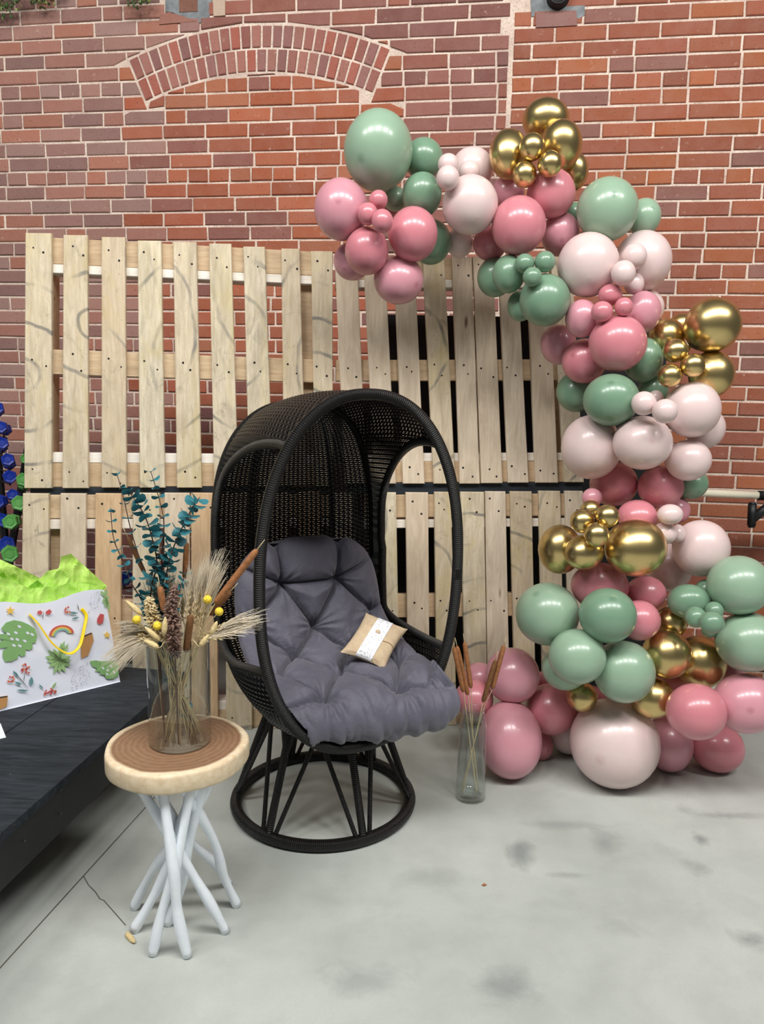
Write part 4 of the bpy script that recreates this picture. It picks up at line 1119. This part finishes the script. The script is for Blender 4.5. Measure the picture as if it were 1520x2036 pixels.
for k, (tp, ft) in enumerate(LEG):
    P1 = onz(*ft, .005)-tc; P0_ = onz(*tp, TH-.055)-tc
    rr = math.hypot(P0_.x, P0_.y)
    if rr > .14: P0_.x *= .14/rr; P0_.y *= .14/rr
    P0_.z = TH-.045
    mid = P0_.lerp(P1, .45)+Vector((rl.uniform(-.012, .012), rl.uniform(-.012, .012), 0)); m2 = P0_.lerp(P1, .75)+Vector((rl.uniform(-.012, .012), rl.uniform(-.01, .01), 0))
    pts = spline([P0_, mid, m2, P1], 16); r0 = rl.uniform(.0115, .0145)
    b = MB(); b.tube(pts, [r0*(.95+.12*math.sin(i*.9+k)) for i in range(17)], 10); b.obj('leg', M_WHITEP, table)
# ------------------------------------------------------------------ glass vases
def vase(name, c, prof, label):
    b = MB(); b.lathe(prof, c, 40); return tag(b.obj(name, M_GLASS), label, 'vase')
VC = Vector((tc.x+.008, tc.y+.002, TH+.001)); VR = .0775
vase('glass_vase', VC, [(0.001, 0), (VR-.006, 0), (VR, .006), (VR, .262), (VR-.0015, .264), (VR-.003, .262), (VR-.003, .012), (VR-.008, .009), (.001, .009)], 'clear cylindrical glass vase of dried flowers on the wood-slice table')
BC = onz(936, 1585); BC.z = .001
vase('glass_bottle', BC, [(.001, 0), (.046, 0), (.052, .006), (.051, .05), (.0475, .26), (.043, .285), (.038, .30), (.038, .322), (.040, .326), (.038, .328), (.035, .322), (.035, .30), (.040, .283), (.045, .258), (.0485, .05), (.048, .012), (.001, .012)], 'tall clear glass bottle holding cattails on the floor by the balloons')
# ------------------------------------------------------------------ dried bouquet in the cylinder vase (every stem a thing of its own)
rf = random.Random(21)
def leaf_mesh(mat):
    V = [(0, 0, 0)]; n = 10
    for k in range(n):
        a = 2*PI*k/n; V.append((math.cos(a)+.9, math.sin(a)*.86, .18*math.cos(2*a)))
    V[0] = (.9, 0, -.12)
    o = bpy.data.meshes.new('leaf'); o.from_pydata(V, [], [(0, 1+k, 1+(k+1) % n) for k in range(n)]); o.materials.append(mat)
    o.polygons.foreach_set('use_smooth', [True]*n); return o
LEAF = leaf_mesh(M_TEAL)
def flower_at(px, py, dy=0): return aty(px, py, tc.y+dy)
RIMZ = VC.z+.264                                          # top of the vase
def radial(p, r):
    d = Vector((p.x-VC.x, p.y-VC.y, 0))
    return p if d.length <= r else Vector((VC.x+d.x*r/d.length, VC.y+d.y*r/d.length, p.z))
def keep_in(p, r=.062, m=.008): return radial(p, r) if p.z < RIMZ+m else p
def over(p, m=.012):                                      # a head beyond the rim lies over it, not through the glass
    d = math.hypot(p.x-VC.x, p.y-VC.y)
    return Vector((p.x, p.y, max(p.z, RIMZ+m))) if d > .056 else p
def stalk(pxs, dy, root=None, rim=.058, final=None):
    """root on the vase floor, crossing inside the rim, then the points above it"""
    T = [flower_at(x, y, dy*(.4+.6*i/max(1, len(pxs)-1))) for i, (x, y) in enumerate(pxs)]
    T = [t for t in T if t.z > RIMZ+.02]; aim = T[0] if T else (final or flower_at(*pxs[-1], dy))
    d = aim-VC; d.z = 0; ra = math.atan2(d.y, d.x)
    if root is None: root = (ra+PI+rf.uniform(-.7, .7), rf.uniform(.03, .06))
    rootp = VC+Vector((math.cos(root[0])*root[1], math.sin(root[0])*root[1], .012))
    if final is not None and final.z < RIMZ+.006: return [rootp]
    k = min(rim, d.length)
    return [rootp, Vector((VC.x+math.cos(ra)*k, VC.y+math.sin(ra)*k, RIMZ+.002))]+T
def thing_at(name, p, label, cat, group=None):
    t = empty(name, p); tag(t, label, cat, group); return t
def sub_part(b, name, mat, t, smooth=True):
    o = b.obj(name, mat, t, smooth); o.matrix_parent_inverse = Matrix.Translation(-Vector(t.location)); return o
EUC = [([(300, 1180), (312, 1120), (300, 1060), (285, 1020), (262, 985), (252, 975)], .02, 'tall teal eucalyptus stem with the densest leaves, in the vase'),
       ([(325, 1180), (322, 1110), (326, 1040), (316, 990), (300, 938)], .05, 'tallest teal eucalyptus stem, dark leaves near its tip'),
       ([(330, 1170), (338, 1110), (362, 1050), (385, 1005), (398, 988)], 0, 'teal eucalyptus stem curving out toward the egg chair'),
       ([(285, 1200), (262, 1160), (242, 1110), (226, 1070), (220, 1010)], .03, 'thin dark teal eucalyptus stem on the gift bag side'),
       ([(310, 1190), (285, 1130), (262, 1060), (246, 990), (232, 940)], .06, 'sparse dark eucalyptus stem with a few purplish leaves'),
       ([(345, 1200), (362, 1160), (372, 1130)], -.01, 'short teal eucalyptus sprig low among the dried grasses')]
for n, (pxs, dy, lab) in enumerate(EUC):
    pts = spline(stalk(pxs, dy, root=(rf.uniform(0, 6.3), .045)), 60); t = thing_at('eucalyptus_stem', pts[0], lab, 'eucalyptus')
    b = MB(); b.tube(pts, [.0026*(1-.6*i/60) for i in range(61)], 6); stem_o = sub_part(b, 'stem', M_TEALSTEM, t)
    L = 0; nxt = .0; k = 0
    for i in range(1, 61):
        L += (pts[i]-pts[i-1]).length
        inside = pts[i].z < TH+.25
        if L < nxt or (inside and n not in (0, 2)): continue
        nxt = L+(.0125 if n in (0, 2) else .019 if n != 4 else .034); k += 1
        d = (pts[min(i+1, 60)]-pts[i-1]).normalized(); f = i/60
        s = rf.uniform(.0125, .0165)*(1-.4*f) if n not in (0, 2) else rf.uniform(.015, .019)*(1-.1*f)
        for sg in (0, 1):
            a = k*1.25+sg*PI+rf.uniform(-.4, .4); o_ = d.orthogonal().normalized(); q = Matrix.Rotation(a, 3, d)@o_
            q = (q+d*.35).normalized()
            if inside:
                s2 = .011
            else: s2 = s
            tipp = pts[i]+q*s2*1.9; hr = math.hypot(tipp.x-VC.x, tipp.y-VC.y)
            if pts[i].z < RIMZ+.03 and hr+s2*.6 > .07:      # leaf kept clear of the glass
                ce = Vector((VC.x-pts[i].x, VC.y-pts[i].y, .01)).normalized(); q = (ce-d*ce.dot(d)+Matrix.Rotation(a, 3, d)@o_*.3).normalized(); s2 = min(s2, .011)
            zz = d.cross(q).normalized()
            lf = bpy.data.objects.new('leaf', LEAF); link(lf, stem_o)
            tilt_ = Matrix.Rotation(rf.uniform(-.6, .6), 3, q)
            m = (tilt_@Matrix((q, zz, q.cross(zz))).transposed()).to_4x4()
            lf.matrix_basis = Matrix.Translation(pts[i])@m@Matrix.Diagonal((s2, s2, s2, 1))
def straw(t, pts, r=.0013): 
    b = MB(); b.tube(pts, r, 5); return sub_part(b, 'stem', M_STRAW, t)
def wheat(base, tip, far, dy, lab, grp, spread=.22, n=34):
    A = flower_at(*base, dy); B = over(flower_at(*tip, dy*1.1), .02); C_ = flower_at(*far, dy*1.2)
    A.z = max(A.z, RIMZ+.012)
    if A.z < RIMZ+.03: A = radial(A, .058)
    st = stalk([base], dy, final=A)[:2]; pts = spline(st+[A, B], 30); t = thing_at('bearded_wheat', pts[0], lab, 'dried grass', grp)
    straw(t, pts)
    d = (B-A).normalized(); x = d.orthogonal().normalized(); y = d.cross(x)
    b = MB(); Ln = (B-A).length
    for i in range(14):
        f = i/13; a = i*2.4; c = A+d*(Ln*f)+(x*math.cos(a)+y*math.sin(a))*.0035*(1-.5*f)
        dd = (d+(x*math.cos(a)+y*math.sin(a))*.35).normalized()
        b.tube([c, c+dd*.004, c+dd*.009, c+dd*.013], [.0006, .0022, .0018, .0004], 6)
    sub_part(b, 'ear', M_STRAW, t)
    b = MB(); D = C_-B; DL = D.length
    for i in range(int(n*1.4)):
        s = A.lerp(B, rf.uniform(.35, 1)); q = D.normalized()+(x*rf.gauss(0, 1)+y*rf.gauss(0, 1))*spread*.5
        q.normalize(); ln = DL*rf.uniform(.6, 1.1); sag = Vector((0, 0, -.01*rf.random()))
        b.tube([s, s+q*ln*.5-sag*.3, s+q*ln+sag], [.0008, .0007, .0003], 3)
    o = sub_part(b, 'awns', M_AWN, t, False); o['kind'] = 'stuff'
R1 = 'wheat fanning out over the chair arm'; R2 = 'wheat standing upright beside the chair'; R3 = 'wheat drooping over the gift bag'
for a in (((398, 1290), (442, 1262), (522, 1238)), ((402, 1282), (445, 1250), (536, 1216)), ((400, 1275), (440, 1245), (526, 1210)), ((396, 1292), (438, 1272), (505, 1246))):
    wheat(*a, rf.uniform(-.03, .01), 'bearded wheat stalk with white awns reaching over the chair arm', R1, .2, 26)
for a in (((396, 1240), (412, 1180), (444, 1085)), ((392, 1230), (404, 1165), (430, 1080)), ((384, 1240), (392, 1170), (405, 1100)), ((402, 1250), (420, 1200), (446, 1110)), ((376, 1240), (384, 1175), (388, 1110)), ((388, 1245), (398, 1190), (418, 1095)), ((398, 1235), (410, 1195), (436, 1120)), ((370, 1235), (376, 1180), (378, 1120))):
    wheat(*a, rf.uniform(-.02, .05), 'upright bearded wheat stalk with long pale awns beside the chair', R2, .2, 40)
for a in (((310, 1283), (275, 1272), (198, 1308)), ((308, 1270), (272, 1252), (212, 1262)), ((312, 1288), (278, 1288), (205, 1322)), ((306, 1262), (270, 1238), (222, 1236)), ((310, 1276), (280, 1264), (206, 1285)), ((312, 1292), (284, 1298), (215, 1325))):
    wheat(*a, rf.uniform(-.05, 0), 'bearded wheat stalk drooping over the printed gift bag', R3, .3, 40)
for a in (((338, 1230), (336, 1185), (334, 1140)), ((322, 1230), (310, 1185), (292, 1128)), ((352, 1230), (354, 1180), (352, 1135)), ((312, 1235), (296, 1200), (278, 1150)), ((345, 1225), (343, 1175), (330, 1120)), ((360, 1235), (366, 1190), (375, 1130)), ((330, 1240), (322, 1205), (310, 1150))):
    wheat(*a, rf.uniform(0, .05), 'bearded wheat stalk in the middle of the bouquet', 'wheat in the middle of the bouquet', .3, 36)
def cattail(path, head, r, dy, lab, mat, grp=None, stem=None, tip=True, at=None):
    own = at is None; at = at or flower_at; A, B = at(*head[0], dy), at(*head[1], dy)
    if own: A, B = keep_in(A, .05, .02), keep_in(B, .05, .02)
    pts = stem if stem else stalk(path, dy, final=A)
    pts = spline(list(pts)+[A, B], 30); t = thing_at('cattail', pts[0], lab, 'cattail', grp); straw(t, pts, .0016)
    d = (B-A).normalized(); L = (B-A).length
    b = MB(); b.tube([A+d*L*f for f in (0, .02, .06, .2, .5, .8, .94, .98, 1)], [r*k for k in (.2, .7, .95, 1, 1.02, 1, .9, .6, .2)], 12); hd = sub_part(b, 'seed_head', mat, t)
    if tip:
        b = MB(); b.tube([B, B+d*.03], [.0018, .0006], 6); b.obj('tip', M_STRAW, hd)
cattail([(400, 1260)], ((428, 1200), (512, 1092)), .0085, -.03, 'long light brown cattail leaning across the chair hoop', M_CAT)
cattail([(378, 1310)], ((379, 1302), (380, 1222)), .0085, -.06, 'dark brown cattail at the front of the bouquet', M_CATD, tip=False)
cattail([(330, 1250)], ((327, 1216), (318, 1166)), .008, -.04, 'thin tan cattail beside the brown plume', M_CAT)
cattail([(365, 1230)], ((368, 1150), (371, 1078)), .007, .05, 'slim upright cattail behind the wheat', M_CAT)
cattail([(305, 1230)], ((288, 1140), (254, 1068)), .006, .085, 'slim dark cattail leaning among the eucalyptus', M_CATD)
cattail([(400, 1262)], ((416, 1222), (458, 1176)), .009, .055, 'short brown cattail under the longest one', M_CATD)
def plume(pxs, dy, r, mat, lab, n=420):
    H0 = [keep_in(flower_at(x, y, dy), .044, .035) for x, y in pxs]
    pts = spline(stalk(pxs, dy, final=H0[0])[:2]+H0, 40); t = thing_at('reed_plume', pts[0], lab, 'dried grass'); straw(t, pts, .0018)
    H = spline(H0, 30); b = MB()
    for i in range(n):
        f = rf.random(); p = H[int(f*30)]; a = rf.uniform(0, 2*PI); k = r*math.sin(PI*min(1, .12+f*.85))**.6
        q = Vector((math.cos(a), math.sin(a), rf.uniform(-.2, .9))).normalized(); e = p+q*k*rf.uniform(.6, 1.1)
        b.tube([p, p.lerp(e, .6)+Vector((0, 0, .003)), e], [.001, .0028, .0008], 4)
    o = sub_part(b, 'plume', mat, t, False); o['kind'] = 'stuff'
plume([(347, 1315), (345, 1265), (341, 1215), (348, 1165)], -.07, .024, M_PLUME, 'fluffy brown reed plume at the front of the bouquet', 620)
plume([(318, 1275), (305, 1235), (296, 1190)], -.045, .024, M_STRAW, 'fluffy straw-coloured reed plume beside the yellow button flowers', 420)
for (px, py), dy, lab in (((272, 1232), -.06, 'yellow button flower standing out over the gift bag'), ((313, 1244), -.075, 'yellow button flower in front of the straw plume'), ((436, 1216), -.05, 'yellow button flower against the chair cushion'), ((413, 1192), -.03, 'yellow button flower half hidden in upright wheat')):
    c = flower_at(px, py, dy); st = stalk([(px+(356-px)*.35, py+55)], dy, final=c); pts = spline(st+[c], 24)
    t = thing_at('button_flower', pts[0], lab, 'flower', 'yellow button flowers in the bouquet'); straw(t, pts, .0012)
    b = MB(); prf = [(max(.0002, .0105*math.sin(PI*k/10)), -.0105*math.cos(PI*k/10)) for k in range(11)]; b.lathe(prf, c, 16); sub_part(b, 'flower_head', M_YEL, t)
for (p0, p1), dy in ((((283, 1222), (250, 1194)), -.05), (((318, 1274), (288, 1246)), -.08), (((316, 1288), (286, 1272)), -.1), (((420, 1262), (432, 1235)), -.07), (((398, 1290), (415, 1262)), -.08), (((326, 1262), (329, 1226)), -.105)):
    A, B = over(flower_at(*p0, dy), .016), over(flower_at(*p1, dy), .016); pts = spline(stalk([p0], dy, root=(math.atan2(A.y-VC.y, A.x-VC.x), .04), final=A)[:2]+[A, B], 24)
    t = thing_at('bunny_tail_grass', pts[0], 'cream bunny-tail grass head among the dried flowers', 'dried grass', 'bunny tails in the bouquet'); straw(t, pts, .001)
    b = MB(); b.tube([A.lerp(B, f) for f in (0, .08, .25, .55, .85, 1)], [.001, .0045, .0068, .0066, .004, .0008], 10); sub_part(b, 'seed_head', M_TAIL, t)
# ------------------------------------------------------------------ cattails in the floor bottle
def bat(px, py, dy=0): return aty(px, py, BC.y+dy)
for head, ft, dy, lab in ((((931, 1382), (909, 1284)), (952, 1588), .01, 'middle brown cattail of the trio leaning toward the chair'), (((922, 1376), (903, 1286)), (948, 1592), -.015, 'brown cattail nearest the chair cushion in the bottle'), (((937, 1368), (924, 1276)), (945, 1586), .02, 'brown cattail of the bottle closest to the pallet gap'),
                        (((979, 1370), (1003, 1282)), (916, 1590), 0, 'taller brown cattail leaning toward the pink balloons'), (((961, 1396), (986, 1312)), (920, 1585), -.015, 'shorter dark cattail leaning toward the pink balloons')):
    f0 = bat(*ft, dy); f0.z = .014; dd = f0-BC; dd.z = 0
    if dd.length > .042: dd *= .042/dd.length; f0 = BC+dd+Vector((0, 0, .014))
    h0 = bat(*head[0], dy); k = (.31-f0.z)/(h0.z-f0.z); rimp = f0.lerp(h0, k); q = rimp-BC; q.z = 0
    if q.length > .03: q *= .03/q.length; rimp = BC+q+Vector((0, 0, .31))
    cattail(None, head, .0085, dy, lab, M_CATD if 'dark' in lab else M_CAT, 'cattails in the floor bottle', stem=[f0, rimp], at=bat)
# ------------------------------------------------------------------ hex dumbbells on a black rack behind the left pallets
def hexb(c, r, ax, L):
    b = MB(); b.lathe([(0, L/2), (r*.45, L/2), (r*.5, L/2-.003), (r*.85, L/2), (r, L/2-.008), (r, -L/2+.008), (r*.85, -L/2), (0, -L/2)], c, 6, ax); return b
dbl = [((-6, 812), 15, 'B'), ((3, 850), 14, 'B'), ((4, 882), 14, 'B'), ((16, 915), 15, 'B'), ((20, 948), 15, 'B'), ((26, 984), 13, 'B'), ((-4, 998), 16, 'B'), ((4, 1034), 16, 'B'), ((14, 1082), 18, 'B'),
       ((52, 912), 12, 'G'), ((47, 955), 16, 'G'), ((40, 1001), 18, 'G'), ((21, 1038), 17, 'G'), ((20, 1102), 19, 'G'), ((250, 1150), 16, 'B')]
rack = empty('dumbbell_rack', (-1.75, 3.62, 0)); tag(rack, 'black tiered dumbbell rack behind the left pallets', 'rack')
def rpart(b, name): 
    o = b.obj(name, M_BLACK, rack, False); o.matrix_parent_inverse = Matrix.Translation(-Vector(rack.location)); return o
RY = 3.80
def tier(pa, pb):
    a, b_ = aty(*pa, RY), aty(*pb, RY); g = b_+(b_-a)*(b_.z-.0)/(a.z-b_.z)
    b = MB(); b.tube([a, g], .02, 8); rpart(b, 'post'); return a, g
TB = tier((-14, 790), (12, 1100)); TG = tier((58, 880), (18, 1120))
b = MB(); b.box((-1.06, RY, .36), .05, .05, .72); rpart(b, 'post')
b = MB(); b.box((-1.6, RY, .02), 1.4, .06, .04); rpart(b, 'foot_bar')
for k, ((px, py), r, c) in enumerate(dbl):
    Y = 3.26 if c == 'G' else 3.50
    p = aty(px, py, Y); R_ = r*p.y/F*.93; fr = (CAM-p); fr = (fr.normalized()+Vector((rf.uniform(-.16, .16), 0, rf.uniform(-.05, .12)))).normalized()
    xa = fr.orthogonal().normalized(); ya = fr.cross(xa); nm = 'green' if c == 'G' else 'blue'
    t = thing_at('dumbbell', p-Vector((0, 0, R_)), '%s hex dumbbell on the rack %s' % (nm, 'beside the first pallet board' if c == 'G' else ('seen through the lower pallet slats' if px > 200 else 'next to the brick wall')), 'dumbbell', '%s dumbbells on the rack' % nm)
    mt = M_GREEN if c == 'G' else M_BLUE
    for z_, nmz in ((0, 'head'), (-.13, 'head')): sub_part(hexb(p+fr*z_, R_, (xa, ya, fr), .055), nmz, mt, t, False)
    b = MB(); b.tube([p-fr*.02, p-fr*.11], R_*.42, 10); sub_part(b, 'handle', M_STEEL, t)
    dn = Vector((0, 0, -1)); dn = (dn-fr*dn.dot(fr)).normalized()           # peg the handle lies on, from between the heads back to the post
    m0 = p-fr*.065+dn*(R_*.42+.004); m1 = p-fr*.065+dn*(R_+.007); m2 = p-fr*.19+dn*(R_+.007)
    if px > 200: e_ = Vector((-1.06, RY, m2.z))
    else:
        a, g = TB if c == 'B' else TG; e_ = a.lerp(g, (a.z-m2.z)/(a.z-g.z))
    b = MB(); b.tube([m0, m1, m2, e_], .004, 6); rpart(b, 'peg')
# ------------------------------------------------------------------ cream rail on a black stand by the right wall
rail = empty('wall_rail', (1.95, 3.36, 0)); tag(rail, 'cream round rail with black sleeve on a black stand beside the brick wall', 'rail')
def rlp(b, name, mat, smooth=True): 
    o = b.obj(name, mat, rail, smooth); o.matrix_parent_inverse = Matrix.Translation(-Vector(rail.location)); return o
ra_, rb_ = aty(1290, 975, 3.36), aty(1509, 985, 3.36); rd = (rb_-ra_).normalized()
b = MB(); b.tube([ra_, rb_], .0165, 16); rlp(b, 'bar', M_CREAM)
b = MB(); b.tube([rb_-rd*.002, rb_+rd*.25], .021, 16); rlp(b, 'end_sleeve', M_BLACK)
k0, k1 = aty(1497, 1002, 3.34), aty(1495, 1045, 3.34)
b = MB(); b.tube([k0, k1], .018, 16); CL = rlp(b, 'clamp', M_BLACK)
for q, w2 in ((k0, k0+(k0-k1).normalized()*.008), (k1, k1+(k1-k0).normalized()*.008)):
    b = MB(); b.tube([q, w2], .014, 14); b.obj('clamp_cap', M_STEEL, CL)
b = MB(); b.tube([k0.lerp(k1, .7), aty(1545, 995, 3.36)], .02, 12); rlp(b, 'clamp_arm', M_BLACK)
sx = (rb_+rd*.22).x
b = MB(); b.box((sx, 3.36, .48), .06, .06, .96); rlp(b, 'upright', M_BLACK, False)
b = MB(); b.box((sx, 3.36, .015), .4, .4, .03); rlp(b, 'foot_plate', M_BLACK, False)
# ------------------------------------------------------------------ greenery hanging at the top of the wall
for (px, py, rx, ry, n), lab in (((22, 4, 42, 34, 170), 'dark green leafy vine hanging at the wall corner'), ((98, -4, 32, 28, 110), 'light green flowering vine tuft hanging high on the wall'), ((288, -4, 34, 28, 100), 'sparse vine tuft with pale buds above the brick arch')):
    c = wuv(px, py-30); p0 = wpt(c[0], c[1], .05); t = thing_at('hanging_vine', p0, lab, 'plant')
    b = MB(); b.tube(spline([wpt(c[0]-.085, c[1]+.1, .03), p0, wpt(c[0]+.085, c[1]+.08, .03)], 12), .005, 6); sub_part(b, 'vine_stem', M_TEALSTEM, t)
    for mat, nn, nmz, sc in ((M_LEAFG, n, 'foliage', 1.0), (M_LEAFL, n//3, 'buds', .7)):
        b = MB()
        for _ in range(nn):
            a = rf.uniform(0, 2*PI); r = math.sqrt(rf.random()); u, v = wuv(px+rx*r*math.cos(a), py+ry*r*math.sin(a)+(4 if sc < 1 else 0)); p = wpt(u, v, rf.uniform(.046, .12))
            d = Vector((rf.gauss(0, 1), rf.gauss(0, 1), rf.gauss(-.6, .7))).normalized(); s_ = d.orthogonal().normalized()*rf.uniform(.005, .009)*sc; L = rf.uniform(.018, .034)*sc
            nn_ = d.cross(s_).normalized()*.004
            b.add([p, p+d*L*.5+s_+nn_, p+d*L, p+d*L*.5-s_+nn_, p+d*L*.5-nn_], [(0, 1, 4), (1, 2, 4), (2, 3, 4), (3, 0, 4)])
        o = sub_part(b, nmz, mat, t, False); o['kind'] = 'stuff'
# ------------------------------------------------------------------ bits on the floor
A, B = onz(251, 1855, .007), onz(268, 1874, .007); b = MB(); b.tube([A.lerp(B, f) for f in (0, .1, .35, .7, .92, 1)], [.002, .0062, .0072, .0066, .004, .001], 10)
tag(b.obj('seed_head', M_TAIL), 'fallen tan grass seed head on the floor by a table leg', 'seed head')
c = onz(963, 1760, .001); b = MB(); b.add([c+Vector((-.008, 0, 0)), c+Vector((0, -.006, .002)), c+Vector((.009, .001, .001)), c+Vector((.001, .006, .003))], [(0, 1, 2, 3)])
tag(b.obj('petal', M_CAT, None, False), 'tiny dry orange petal on the open concrete floor', 'petal')
